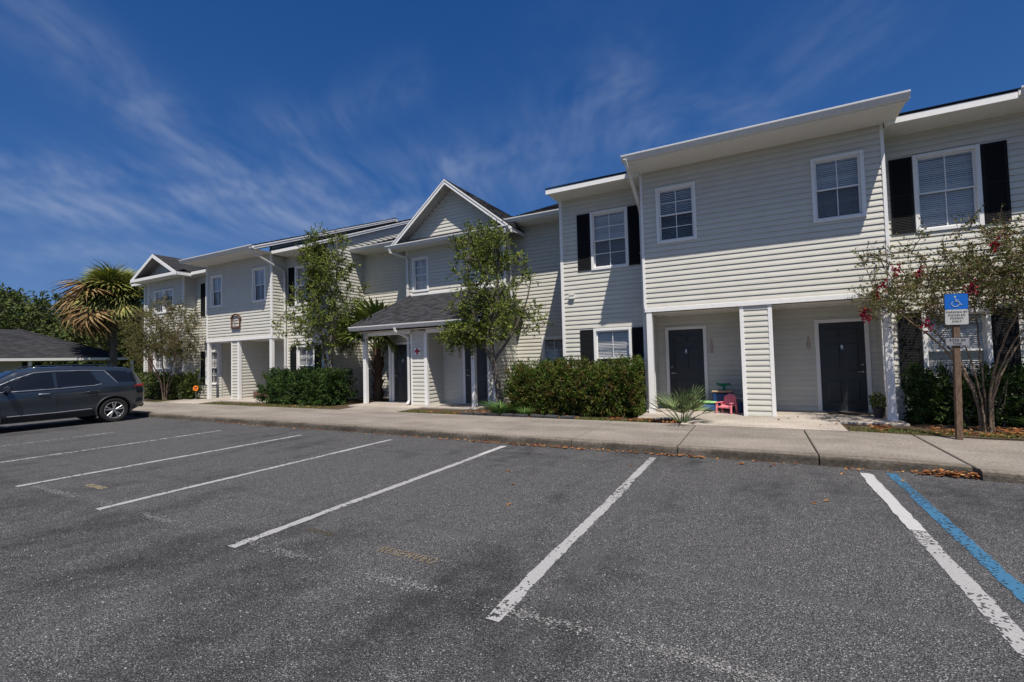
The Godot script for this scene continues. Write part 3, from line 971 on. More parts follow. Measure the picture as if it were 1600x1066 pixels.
# lean-to roof rising to the back: slab, rake boards, eave board and soffit
func shed_roof(x0: float, x1: float, ze: float, ye: float, slope: float, zr: float, zwall: float, with_gutter: bool, rakes := 3, tab := 0.9) -> void:
	var th := 0.16 # eave board height
	var yr := ye + slope * (ze - zr)
	var zb := zr - (zr + 18.0) # back eave
	var sm := MB.new()
	sm.col = Color(.045, .045, .048)
	# deck
	sm.prism(PackedVector2Array([Vector2(-ze, ye - 0.03), Vector2(-zr, yr - 0.03), Vector2(-zb - 36.0 + 0.0, yr - 0.03)]) if false else PackedVector2Array([Vector2(-ze, ye - 0.03), Vector2(-ze, ye), Vector2(-zr, yr), Vector2(18.0, yr - slope * (18.0 + zr)), Vector2(18.0, yr - slope * (18.0 + zr) - 0.03), Vector2(-zr, yr - 0.03)]), Vector3(x0, 0, 0), Vector3.FORWARD, Vector3.UP, Vector3(x1 - x0, 0, 0))
	shingles(sm, Vector3(x0 - 0.01, ye, ze + 0.02), Vector3(x1 + 0.01, ye, ze + 0.02), Vector3(x0 - 0.01, yr, zr), Vector3(x1 + 0.01, yr, zr), 0.2, tab)
	# ridge caps
	var rx := x0
	while rx < x1:
		sm.col = shingle_col()
		var re := minf(rx + 0.3, x1)
		sm.prism(PackedVector2Array([Vector2(-0.14, -0.14 * slope + 0.012), Vector2(0, 0.015), Vector2(0.14, -0.14 * slope + 0.012), Vector2(0, 0.03)]), Vector3(rx, yr, zr), Vector3.FORWARD, Vector3.UP, Vector3(re - rx, 0, 0))
		rx += 0.3
	var r := put(sm, "roof", M.shingle, bld)
	var fm := MB.new()
	fm.bx(x0, x1, ye - th, ye - 0.032, ze - 0.022, ze)
	put(fm, "fascia", M.white, r)
	for k in 2:
		if not (rakes & (1 << k)): continue
		var xx := x0 if k == 0 else x1 - 0.022
		var rm := MB.new()
		rm.prism(PackedVector2Array([Vector2(-ze + 0.023, ye - th - 0.003), Vector2(-zr, yr - th), Vector2(-zr, yr - 0.034), Vector2(-ze + 0.023, ye - 0.034 + 0.023 * slope)]), Vector3(xx, 0, 0), Vector3.FORWARD, Vector3.UP, Vector3(0.022, 0, 0))
		rm.prism(PackedVector2Array([Vector2(-zr, yr - th), Vector2(17.9, yr - slope * (17.9 + zr) - th), Vector2(17.9, yr - slope * (17.9 + zr) - 0.034), Vector2(-zr, yr - 0.034)]), Vector3(xx, 0, 0), Vector3.FORWARD, Vector3.UP, Vector3(0.022, 0, 0))
		# shadow moulding along the top of the rake board
		rm.prism(PackedVector2Array([Vector2(-ze + 0.02, ye - 0.075), Vector2(-zr, yr - 0.075), Vector2(-zr, yr - 0.034), Vector2(-ze + 0.02, ye - 0.034)]), Vector3(xx - (0.014 if k == 0 else -0.0221), 0, 0), Vector3.FORWARD, Vector3.UP, Vector3(0.014, 0, 0))
		put(rm, "rake_board", M.white, r)
	var so := MB.new()
	soffit_strip(so, x0 + 0.023, x1 - 0.023, ye - th + 0.012, ze - 0.022, zwall)
	put(so, "soffit", M.soffit, r)
	# boxed end returns between soffit and rake
	if with_gutter:
		var gm := MB.new()
		gutter(gm, x0 - 0.01, x1 + 0.01, ye - 0.135, ze + 0.002)
		put(gm, "gutter", M.gutter, r)

func downspout(pts: Array, parent: Node = null) -> void:
	var mb := MB.new()
	for i in pts.size() - 1:
		var a: Vector3 = pts[i]
		var b: Vector3 = pts[i + 1]
		var t := (b - a).normalized()
		var x := Vector3.RIGHT if absf(t.x) < 0.9 else Vector3.BACK
		var y := t.cross(x).normalized()
		x = y.cross(t).normalized()
		mb.cbox((a + b) * 0.5, Vector3(0.085, 0.065, (b - a).length() + 0.05), 0.012, Basis(x, y, t) if Basis(x, y, t).determinant() > 0 else Basis(-x, y, t))
		# rib
	# straps
	var last: Vector3 = pts[-1]
	var prev: Vector3 = pts[-2]
	if absf(last.x - prev.x) < 0.1 and prev.y - last.y > 1.0:
		for k in [0.2, 0.75]:
			var p := prev.lerp(last, k)
			mb.bx(p.x - 0.055, p.x + 0.055, p.y - 0.012, p.y + 0.012, p.z - 0.045, p.z + 0.042)
	put(mb, "downspout", M.gutter, parent if parent else bld)

func bricks(parent: Node, x0: float, x1: float, y0: float, y1: float, z: float) -> void:
	var row := 0
	var y := y0
	var cache := {}
	while y < y1 - 0.03:
		var x := x0 - (0.1 if row % 2 else 0.0)
		while x < x1 - 0.01:
			var a := maxf(x, x0)
			var b := minf(x + 0.19, x1)
			if b - a > 0.03:
				var t := rng.randi() % 3
				var key := "%d_%d" % [int((b - a) * 1000), t]
				if not cache.has(key):
					var mb := MB.new()
					mb.box(Vector3.ZERO, Vector3(b - a, 0.057, 0.06))
					cache[key] = mb.mesh(M.brick[t])
				inst(cache[key], "brick", parent, Transform3D(Basis(), Vector3((a + b) * 0.5, y + 0.03, z + 0.012 + rng.randf() * 0.004)))
			x += 0.2
		y += 0.067
		row += 1

func H(x0: float, x1: float, y0: float, y1: float, off := 0.0) -> Rect2:
	return Rect2(x0 - off + 0.012, y0 + 0.012, x1 - x0 - 0.024, y1 - y0 - 0.024)

func building() -> void:
	bld = Node3D.new()
	bld.name = numbered("apartment_building")
	add_child(bld)
	tag(bld, "long two-storey apartment building with pale grey lap siding, white trim and dark shutters", "building")
	var X := Vector3.RIGHT
	var Z := Vector3.BACK
	# --- right wing: projecting bay
	wall(Vector3(-2.5, 0, -4.15), X, Z, 5.0, 2.86, 6.40, [H(-2.15, -1.19, 4.48, 5.92, -2.5), H(1.21, 2.17, 4.48, 5.92, -2.5)], true)
	window(-2.15, -1.19, 4.48, 5.92, -4.15, 2, 0.0, 0.55)
	window(1.21, 2.17, 4.48, 5.92, -4.15, 1, 0.0, 0.8)
	for s in [-1.0, 1.0]:
		wall(Vector3(2.5 * s, 0, -4.15 if s > 0 else -4.85), Vector3(0, 0, -s), Vector3(s, 0, 0), 0.7, 2.86, 6.7)
		wall(Vector3(2.5 * s, 0, -5.6 if s > 0 else -4.85), Vector3(0, 0, s), Vector3(-s, 0, 0), 0.75, 0.16, 2.74)
		trim("corner_board", 2.5 * s - 0.04, 2.5 * s + 0.025, 2.86, 6.42, -4.16, -4.118) if s < 0 else trim("corner_board", 2.46, 2.525, 2.86, 6.42, -4.16, -4.118)
		trim("porch_post", 2.42 * s - 0.068, 2.42 * s + 0.068, 0.33, 2.75, -4.262, -4.126)
		trim("post_base", 2.42 * s - 0.085, 2.42 * s + 0.085, 0.175, 0.332, -4.279, -4.109)
		trim("corner_board", 2.5 * s - 0.06, 2.5 * s + 0.06, 0.16, 2.75, -4.86, -4.79)
	trim("band_board", -2.52, 2.52, 2.752, 2.862, -4.175, -4.11)
	wall(Vector3(-2.5, 0, -5.6), X, Z, 5.0, 0.16, 2.74, [Rect2(0.24, 0.0, 1.04, 2.42), Rect2(3.78, 0.0, 1.06, 2.42)], true)
	door(-2.28, -1.20, 0.178, 2.43, -5.6, true, "dark charcoal panelled entrance door")
	door(1.27, 2.35, 0.178, 2.42, -5.6, false, "dark charcoal panelled entrance door")
	wall(Vector3(-0.31, 0, -4.17), X, Z, 0.62, 0.18, 2.752, [], true)
	wall(Vector3(0.31, 0, -4.23), Vector3(0, 0, -1), X, 1.36, 0.16, 2.74)
	wall(Vector3(-0.31, 0, -5.6), Vector3(0, 0, 1), -X, 1.36, 0.16, 2.74)
	trim("corner_board", -0.335, -0.25, 0.178, 2.751, -4.24, -4.142)
	trim("corner_board", 0.25, 0.335, 0.178, 2.751, -4.24, -4.142)
	var ce := MB.new()
	soffit_strip(ce, -2.46, 2.46, 2.735, -4.17, -5.6)
	ce.bx(-2.5, 2.5, 2.76, 2.80, -5.6, -4.18)
	put(ce, "porch_ceiling", M.soffit, bld)
	shed_roof(-2.74, 2.74, -3.22, 6.53, 0.39, -11.4, -4.15, true)
	# --- right wing: wall left of the bay
	var hL := [H(-4.12, -3.04, 4.13, 5.82, -5.05), H(-4.12, -3.04, 0.76, 2.45, -5.05)]
	wall(Vector3(-5.05, 0, -4.82), X, Z, 2.55, 0.13, 6.34, hL, true)
	window(-4.12, -3.04, 4.13, 5.82, -4.82, 2, 0.0, 0.9, false, 3)
	window(-4.12, -3.04, 0.76, 2.45, -4.82, 2, 0.0, 0.6, false, 3)
	wall(Vector3(-5.05, 0, -11.4), Vector3(0, 0, 1), -X, 6.58, 0.13, 6.34)
	trim("corner_board", -5.075, -4.985, 0.13, 6.34, -4.86, -4.79)
	shed_roof(-5.15, -2.52, -4.0, 6.46, 0.40, -11.4, -4.82, false, 1)
	# --- right wing: wall right of the bay
	var hR := [H(3.12, 4.20, 4.13, 5.82, 2.5), H(3.12, 4.20, 0.76, 2.45, 2.5)]
	wall(Vector3(2.5, 0, -4.82), X, Z, 6.0, 0.13, 6.34, hR, true)
	window(3.12, 4.20, 4.13, 5.82, -4.82, 1, 0.0, 0.75, false, 3, false)
	window(3.12, 4.20, 0.76, 2.45, -4.82, 1, 0.0, 0.75, false, 3, false)
	shed_roof(2.52, 9.0, -4.0, 6.46, 0.40, -11.4, -4.82, false, 2)
	wall(Vector3(8.5, 0, -4.82), Vector3(0, 0, -1), X, 12.0, 0.13, 6.5)
	var g4 := MB.new()
	gutter(g4, 4.52, 9.0, 6.33, -3.998)
	put(g4, "gutter", M.gutter, bld)
	downspout([Vector3(-2.66, 6.42, -3.14), Vector3(-2.62, 6.22, -3.25), Vector3(-2.60, 5.55, -4.35), Vector3(-2.60, 5.4, -4.45), Vector3(-2.60, 0.25, -4.45)])
	# --- recessed wall between centre and right wing
	wall(Vector3(-7.7, 0, -6.75), X, Z, 2.65, 0.13, 6.42, [H(-6.62, -5.72, 0.70, 2.38, -7.7)], false)
	window(-6.62, -5.72, 0.70, 2.38, -6.75, 2, 0.0, 0.6)
	shed_roof(-7.75, -5.07, -6.05, 6.50, 0.40, -11.4, -6.75, true, 0)
	# --- recessed wall between centre and left wing
	wall(Vector3(-15.05, 0, -6.75), X, Z, 2.95, 0.13, 6.42)
	shed_roof(-15.03, -12.05, -6.05, 6.46, 0.40, -11.4, -6.75, true, 0)
	# --- centre: ground floor with two doors under a hipped porch roof
	wall(Vector3(-12.1, 0, -5.1), X, Z, 4.5, 0.16, 2.9, [Rect2(0.17, 0.0, 0.96, 2.35), Rect2(3.33, 0.0, 1.0, 2.35)])
	door(-11.97, -10.95, 0.178, 2.36, -5.1, true)
	door(-8.81, -7.77, 0.178, 2.36, -5.1, true)
	wall(Vector3(-7.6, 0, -5.1), Vector3(0, 0, -1), X, 1.65, 0.13, 3.1)
	wall(Vector3(-12.1, 0, -6.75), Vector3(0, 0, 1), -X, 1.65, 0.13, 2.85)
	trim("corner_board", -12.14, -12.05, 0.16, 2.75, -5.14, -5.07)
	trim("corner_board", -7.66, -7.575, 0.16, 2.75, -5.14, -5.07)
	wall(Vector3(-10.3, 0, -4.2), X, Z, 0.64, 0.18, 2.62)
	wall(Vector3(-9.66, 0, -4.26), Vector3(0, 0, -1), X, 0.84, 0.16, 2.62)
	wall(Vector3(-10.3, 0, -5.1), Vector3(0, 0, 1), -X, 0.84, 0.16, 2.62)
	trim("corner_board", -9.76, -9.635, 0.178, 2.575, -4.28, -4.172)
	trim("corner_board", -10.325, -10.26, 0.178, 2.575, -4.28, -4.172)
	for x in [-12.44, -7.84]:
		trim("porch_post", x - 0.068, x + 0.068, 0.178, 2.58, -4.30, -4.164)
	trim("porch_beam", -12.53, -10.31, 2.58, 2.70, -4.32, -4.14)
	trim("porch_beam", -9.65, -7.75, 2.58, 2.70, -4.32, -4.14)
	var pcm := MB.new()
	soffit_strip(pcm, -12.5, -7.6, 2.71, -3.86, -5.1)
	put(pcm, "porch_ceiling", M.soffit, bld)
	var sm := MB.new()
	var e0 := Vector3(-12.70, 2.90, -3.80); var e1 := Vector3(-7.35, 2.90, -3.80)
	var r0 := Vector3(-11.95, 4.20, -6.15); var r1 := Vector3(-7.72, 4.20, -6.15)
	var s0 := Vector3(-12.70, 2.90, -6.75); var s1 := Vector3(-7.35, 2.90, -6.75)
	shingles(sm, e0, e1, r0, r1, 0.135, 0.3)
	shingles(sm, s0, e0, Vector3(-11.95, 4.2, -6.75), r0, 0.135, 0.3)
	shingles(sm, e1, s1, r1, Vector3(-7.72, 4.2, -6.75), 0.135, 0.3)
	sm.col = Color(.04, .04, .042)
	sm.quad(e0, e1, r1, r0)
	sm.quad(s0, e0, r0, Vector3(-11.95, 4.2, -6.75))
	sm.quad(e1, s1, Vector3(-7.72, 4.2, -6.75), r1)
	for ln in [[e0, r0], [e1, r1]]:
		for k in 16:
			sm.col = shingle_col()
			var a: Vector3 = ln[0].lerp(ln[1], k / 16.0)
			var b: Vector3 = ln[0].lerp(ln[1], (k + 1.1) / 16.0)
			sm.tube([a + Vector3(0, 0.012, 0), b + Vector3(0, 0.006, 0)], [0.05, 0.05], 5, false)
	var pr := put(sm, "porch_roof", M.shingle, bld)
	var fm := MB.new()
	fm.bx(-12.68, -7.37, 2.76, 2.885, -3.83, -3.81)
	fm.bx(-12.68, -12.66, 2.76, 2.885, -5.3, -3.831)
	put(fm, "fascia", M.white, pr)
	var pg := MB.new()
	gutter(pg, -12.72, -7.33, 2.765, -3.808)
	put(pg, "gutter", M.gutter, pr)
	downspout([Vector3(-10.62, 2.76, -3.74), Vector3(-10.60, 2.66, -3.76), Vector3(-10.42, 2.45, -4.16), Vector3(-10.42, 2.36, -4.18), Vector3(-10.42, 0.32, -4.18), Vector3(-10.42, 0.22, -4.08)])
	# --- centre: upper wall and gable
	wall(Vector3(-12.1, 0, -6.15), X, Z, 4.4, 4.10, 6.45, [H(-11.82, -11.03, 4.33, 5.68, -12.1)])
	window(-11.82, -11.03, 4.33, 5.68, -6.15, 2, 0.0, 0.6, true, 0, false)
	wall(Vector3(-7.7, 0, -6.15), Vector3(0, 0, -1), X, 0.6, 3.4, 6.45)
	wall(Vector3(-12.1, 0, -6.75), Vector3(0, 0, 1), -X, 0.6, 3.4, 6.45)
	trim("corner_board", -12.14, -12.05, 4.2, 6.12, -6.19, -6.12)
	trim("corner_board", -7.75, -7.665, 4.2, 6.12, -6.19, -6.12)
	trim("flashing_board", -11.9, -7.75, 4.19, 4.27, -6.16, -6.115)
	var gc := -9.87
	var gs := 0.80
	var ga := 8.30
	wall(Vector3(gc - 2.6, 0, -6.15), X, Z, 5.2, 6.42, ga - 0.2, [], false, func(y: float) -> Vector2:
		var hw := (ga - 0.20 - y) / gs
		return Vector2(2.6 - hw, 2.6 + hw), false)
	# pent roof across the gable foot
	var pm := MB.new()
	pm.col = Color(.04, .04, .042)
	shingles(pm, Vector3(-12.55, 6.13, -5.55), Vector3(-7.18, 6.13, -5.55), Vector3(-12.55, 6.42, -6.15), Vector3(-7.18, 6.42, -6.15), 0.13, 0.3)
	pm.prism(PackedVector2Array([Vector2(5.55, 6.11), Vector2(6.16, 6.11), Vector2(6.16, 6.42), Vector2(5.56, 6.13)]), Vector3(-12.55, 0, 0), Vector3.FORWARD, Vector3.UP, Vector3(5.37, 0, 0))
	var pent := put(pm, "pent_roof", M.shingle, bld)
	var ps := MB.new()
	soffit_strip(ps, -12.55, -7.18, 6.02, -5.56, -6.15)
	put(ps, "soffit", M.soffit, pent)
	var pf := MB.new()
	pf.bx(-12.55, -7.18, 6.0, 6.10, -5.57, -5.55)
	pf.bx(-12.55, -12.53, 6.0, 6.12, -6.75, -5.571)
	pf.bx(-7.2, -7.18, 6.0, 6.12, -6.75, -5.571)
	put(pf, "fascia", M.white, pent)
	var pgm := MB.new()
	gutter(pgm, -12.58, -7.15, 5.99, -5.548)
	put(pgm, "gutter", M.gutter, pent)
	# gable roof running back
	var gz0 := -5.68
	var gz1 := -12.0
	var gm := MB.new()
	for s in [-1.0, 1.0]:
		var ex: float = gc + s * 2.72
		var ey := ga - 2.72 * gs
		var A := Vector3(ex, ey, gz0); var B := Vector3(ex, ey, gz1)
		var C := Vector3(gc, ga, gz0); var D := Vector3(gc, ga, gz1)
		if s < 0: shingles(gm, B, A, D, C, 0.16, 0.35)
		else: shingles(gm, A, B, C, D, 0.16, 0.35)
		gm.col = Color(.04, .04, .042)
		gm.quad(A, B, D, C)
		gm.col = Color(.55, .54, .5)
		var dn := Vector3(0, -0.15, 0)
		gm.quad(A + dn, C + dn, D + dn, B + dn)
	var gr := put(gm, "gable_roof", M.shingle, bld)
	for s in [-1.0, 1.0]:
		var rk := MB.new()
		var pl := PackedVector2Array([Vector2(0, -0.20), Vector2(2.74, -0.20 - 2.74 * gs), Vector2(2.74, -0.02 - 2.74 * gs), Vector2(0, -0.02)])
		rk.prism(pl, Vector3(gc, ga, gz0 - 0.002), Vector3(s, 0, 0), Vector3.UP, Vector3(0, 0, 0.022))
		rk.prism(PackedVector2Array([Vector2(0, -0.075), Vector2(2.74, -0.075 - 2.74 * gs), Vector2(2.74, -0.018 - 2.74 * gs), Vector2(0, -0.018)]), Vector3(gc, ga, gz0 + 0.021), Vector3(s, 0, 0), Vector3.UP, Vector3(0, 0, 0.018))
		put(rk, "rake_board", M.white, gr)
	downspout([Vector3(-12.40, 6.0, -5.49), Vector3(-12.38, 5.86, -5.52), Vector3(-12.03, 5.72, -6.04), Vector3(-12.02, 5.62, -6.08), Vector3(-12.02, 4.16, -6.08)])
	downspout([Vector3(-7.30, 6.0, -5.49), Vector3(-7.32, 5.9, -5.52), Vector3(-7.60, 5.55, -6.3), Vector3(-7.62, 5.4, -6.35), Vector3(-7.62, 0.3, -6.62)])
	# --- left wing: flanking wall
	var hl2 := [H(-16.98, -15.9, 4.08, 5.74, -17.57), H(-16.9, -15.82, 0.76, 2.42, -17.57)]
	wall(Vector3(-17.57, 0, -4.82), X, Z, 2.52, 0.13, 6.24, hl2)
	window(-16.98, -15.9, 4.08, 5.74, -4.82, 2, 0.0, 0.9, false, 3)
	window(-16.9, -15.82, 0.76, 2.42, -4.82, 2, 0.1, 0.6, false, 3)
	trim("corner_board", -15.115, -15.025, 0.13, 6.24, -4.86, -4.79)
	trim("corner_board", -17.56, -17.46, 0.13, 2.72, -4.86, -4.78)
	var s2 := func(y: float) -> Vector2:
		return Vector2(maxf(0.0, (y - 6.5) / 0.405), 6.5)
	wall(Vector3(-15.05, 0, -4.82), Vector3(0, 0, -1), X, 6.5, 0.13, 9.1, [], false, s2, false)
	shed_roof(-17.5, -14.93, -4.0, 6.34, 0.405, -11.4, -4.82, false, 2)
	# --- left wing: projecting bay
	wall(Vector3(-22.2, 0, -4.15), X, Z, 4.63, 2.84, 6.28, [H(-21.88, -20.99, 4.30, 5.75, -22.2), H(-18.82, -17.93, 4.30, 5.75, -22.2)])
	window(-21.88, -20.99, 4.30, 5.75, -4.15, 1, 0.55, 0.9)
	window(-18.82, -17.93, 4.30, 5.75, -4.15, 1, 0.0, 0.9)
	wall(Vector3(-17.57, 0, -4.15), Vector3(0, 0, -1), X, 7.0, 2.84, 9.2, [], false, func(y: float) -> Vector2:
		return Vector2(maxf(0.0, (y - 6.56) / 0.39), 7.0 if y > 6.0 else 0.68), false)
	trim("corner_board", -17.64, -17.545, 2.84, 6.28, -4.19, -4.118)
	trim("corner_board", -22.22, -22.14, 2.84, 6.28, -4.19, -4.118)
	trim("band_board", -22.22, -17.55, 2.73, 2.842, -4.175, -4.11)
	trim("band_board", -17.59, -17.53, 2.73, 2.842, -4.82, -4.176)
	for x in [-22.1, -17.64]:
		trim("porch_post", x - 0.068, x + 0.068, 0.17, 2.73, -4.262, -4.126)
	wall(Vector3(-22.2, 0, -5.6), X, Z, 4.63, 0.16, 2.74, [Rect2(0.22, 0.0, 1.02, 2.35)])
	door(-22.0, -20.93, 0.178, 2.36, -5.6, true)
	wall(Vector3(-20.34, 0, -4.17), X, Z, 0.50, 0.18, 2.73)
	wall(Vector3(-19.84, 0, -4.23), Vector3(0, 0, -1), X, 1.36, 0.16, 2.72)
	wall(Vector3(-20.34, 0, -5.6), Vector3(0, 0, 1), -X, 1.36, 0.16, 2.72)
	trim("corner_board", -19.92, -19.80, 0.178, 2.73, -4.27, -4.142)
	trim("corner_board", -20.365, -20.30, 0.178, 2.73, -4.24, -4.142)
	wall(Vector3(-17.57, 0, -4.85), Vector3(0, 0, -1), -X, 0.75, 0.16, 2.72)
	wall(Vector3(-22.2, 0, -4.85), Vector3(0, 0, -1), X, 0.75, 0.16, 2.72)
	var c2 := MB.new()
	soffit_strip(c2, -22.18, -17.6, 2.715, -4.17, -5.6)
	c2.bx(-22.18, -17.6, 2.74, 2.78, -5.6, -4.18)
	put(c2, "porch_ceiling", M.soffit, bld)
	var pb := MB.new()
	pb.bx(-19.78, -17.75, 0.15, 0.47, -4.95, -4.83)
	var plinth := put(pb, "brick_plinth", M.mortar, bld)
	bricks(plinth, -19.78, -17.75, 0.17, 0.49, -4.81)
	shed_roof(-22.45, -17.32, -3.22, 6.38, 0.39, -11.4, -4.15, true)
	downspout([Vector3(-17.42, 6.26, -3.14), Vector3(-17.44, 6.12, -3.22), Vector3(-17.50, 5.62, -4.55), Vector3(-17.50, 5.5, -4.68), Vector3(-17.50, 0.3, -4.70)])
	# --- left wing: end part with gabled bay
	wall(Vector3(-29.3, 0, -4.82), X, Z, 7.1, 0.13, 6.15, [H(-23.5, -22.45, 4.08, 5.70, -29.3), H(-23.5, -22.45, 0.76, 2.4, -29.3)])
	window(-23.5, -22.45, 4.08, 5.70, -4.82, 2, 0.0, 0.9, false, 1)
	window(-23.5, -22.45, 0.76, 2.4, -4.82, 2, 0.0, 0.9, false, 1)
	wall(Vector3(-27.6, 0, -4.24), X, Z, 3.25, 3.0, 6.05, [H(-27.05, -25.2, 4.35, 5.55, -27.6)])
	window(-27.05, -26.12, 4.35, 5.55, -4.24, 2, 0.3, 0.9, false, 0, false)
	window(-26.12, -25.2, 4.35, 5.55, -4.24, 2, 0.8, 0.9, false, 0, false)
	trim("band_board", -27.62, -24.33, 2.9, 3.0, -4.26, -4.2)
	var bw := MB.new()
	bw.bx(-27.6, -27.05, 0.1, 2.9, -4.4, -4.26); bw.bx(-25.2, -24.35, 0.1, 2.9, -4.4, -4.26)
	bw.bx(-27.05, -25.2, 0.1, 0.85, -4.4, -4.26); bw.bx(-27.05, -25.2, 2.35, 2.9, -4.4, -4.26)
	var bwn := put(bw, "brick_wall", M.mortar, bld)
	bricks(bwn, -27.6, -27.05, 1.15, 2.3, -4.25)
	window(-27.05, -26.12, 0.85, 2.35, -4.24, 2, 0.2, 0.9, false, 0, false)
	window(-26.12, -25.2, 0.85, 2.35, -4.24, 2, 0.2, 0.9, false, 0, false)
	wall(Vector3(-24.35, 0, -4.24), Vector3(0, 0, -1), X, 0.6, 0.13, 6.05)
	trim("corner_board", -27.64, -27.55, 0.13, 6.05, -4.28, -4.21)
	trim("corner_board", -24.41, -24.32, 0.13, 6.05, -4.28, -4.21)
	trim("corner_board", -29.34, -29.25, 0.13, 6.1, -4.86, -4.78)
	wall(Vector3(-29.3, 0, -18.0), Vector3(0, 0, 1), -X, 13.2, 0.13, 6.2)
	shed_roof(-29.7, -22.4, -4.35, 6.22, 0.39, -11.4, -4.82, false, 1)
	var g2 := MB.new()
	var bc := -26.0
	var ba := 7.22
	for s in [-1.0, 1.0]:
		var A := Vector3(bc + s * 2.12, 6.15, -3.68); var B := Vector3(bc + s * 2.12, 6.15, -9.0)
		var C := Vector3(bc, ba, -3.68); var D := Vector3(bc, ba, -9.0)
		if s < 0: shingles(g2, B, A, D, C, 0.16, 0.4)
		else: shingles(g2, A, B, C, D, 0.16, 0.4)
		g2.col = Color(.04, .04, .042)
		g2.quad(A, B, D, C)
		g2.col = Color(.5, .48, .42)
		var dn := Vector3(0, -0.16, 0)
		g2.quad(A + dn, C + dn, D + dn, B + dn)
	shingles(g2, Vector3(-28.1, 6.16, -3.66), Vector3(-23.9, 6.16, -3.66), Vector3(-28.1, 6.36, -4.24), Vector3(-23.9, 6.36, -4.24), 0.13, 0.3)
	var g2r := put(g2, "gable_roof", M.shingle, bld)
	var g2f := MB.new()
	for s in [-1.0, 1.0]:
		g2f.prism(PackedVector2Array([Vector2(0, -0.18), Vector2(2.14, -0.18 - 1.08), Vector2(2.14, -1.09), Vector2(0, -0.01)]), Vector3(bc, ba, -3.68), Vector3(s, 0, 0), Vector3.UP, Vector3(0, 0, 0.025))
	g2f.bx(-28.12, -23.88, 6.0, 6.14, -3.67, -3.645)
	g2f.bx(-23.9, -23.878, 6.0, 6.14, -4.82, -3.671)
	g2f.bx(-23.87, -22.35, 6.06, 6.2, -4.345, -4.32)
	put(g2f, "fascia", M.white, g2r)
	var g2s := MB.new()
	soffit_strip(g2s, -28.1, -23.9, 6.01, -3.67, -4.83)
	put(g2s, "soffit", M.soffit, g2r)
	wall(Vector3(-28.0, 0, -4.20), X, Z, 4.0, 6.25, 7.1, [], false, func(y: float) -> Vector2:
		var hw := (ba - 0.15 - y) / 0.505
		return Vector2(2.0 - hw, 2.0 + hw), false)
	# back and inner closing walls keep the rooms dark
	var sh := MB.new()
	sh.bx(-29.3, 8.5, 0.1, 6.4, -18.1, -18.0)
	sh.bx(-29.2, 8.4, 2.85, 2.95, -17.9, -7.2)
	sh.bx(-29.2, 8.4, 0.05, 0.1, -17.9, -5.0)
	for x in [-17.3, -15.3, -11.9, -7.9, -5.3, -2.3, 2.3]:
		sh.bx(x - 0.05, x + 0.05, 0.1, 6.3, -17.9, -7.0)
	put(sh, "inner_walls", M.backing, bld)
	# fittings on the wall
	var vm := MB.new()
	vm.cbox(Vector3(-4.74, 3.42, -4.77), Vector3(0.15, 0.13, 0.09), 0.012)
	vm.cbox(Vector3(-4.74, 3.47, -4.72), Vector3(0.17, 0.03, 0.02), 0.004)
	put(vm, "dryer_vent", M.white, bld)
	digits("108", Vector3(-1.08, 1.86, -5.575))
	digits("107", Vector3(1.13, 1.84, -5.575))
	digits("105", Vector3(-8.95, 1.9, -5.075))

func text_mesh(s: String, h: float, depth: float, m: Material, font := "Droid Sans") -> TextMesh:
	var t := TextMesh.new()
	t.text = s
	var f := SystemFont.new()
	f.font_names = PackedStringArray([font])
	f.font_weight = 700
	t.font = f
	t.font_size = 64
	t.pixel_size = h / 46.0
	t.depth = depth
	t.material = m
	return t

func digits(s: String, at: Vector3) -> void:
	if not M.has("digit"): M.digit = mat(lin(.38, .28, .21), 0.5)
	for i in 3:
		var o := inst(text_mesh(s[i], 0.12, 0.012, M.digit, "Droid Serif"), "house_number", bld)
		o.position = at + Vector3(0, 0.13 - 0.13 * i, 0)

# ---------------------------------------------------------------- vegetation tools
func rdir() -> Vector3:
	var z := rng.randf_range(-1, 1)
	var a := rng.randf() * TAU
	var s := sqrt(1 - z * z)
	return Vector3(s * cos(a), z, s * sin(a))

func tint(cols: Array) -> Color:
	var c: Color = cols[rng.randi() % cols.size()]
	var k := rng.randf_range(0.75, 1.25)
	return Color(c.r * k, c.g * k, c.b * k)

func put_leaf(mb: MB, p: Vector3, out: Vector3, L: float, cols: Array) -> void:
	var d := (out + rdir() * 0.9).normalized()
	var s := d.cross(rdir()).normalized()
	mb.col = tint(cols)
	mb.leaf(p, d, s, L * rng.randf_range(0.7, 1.3), L * rng.randf_range(0.38, 0.6))

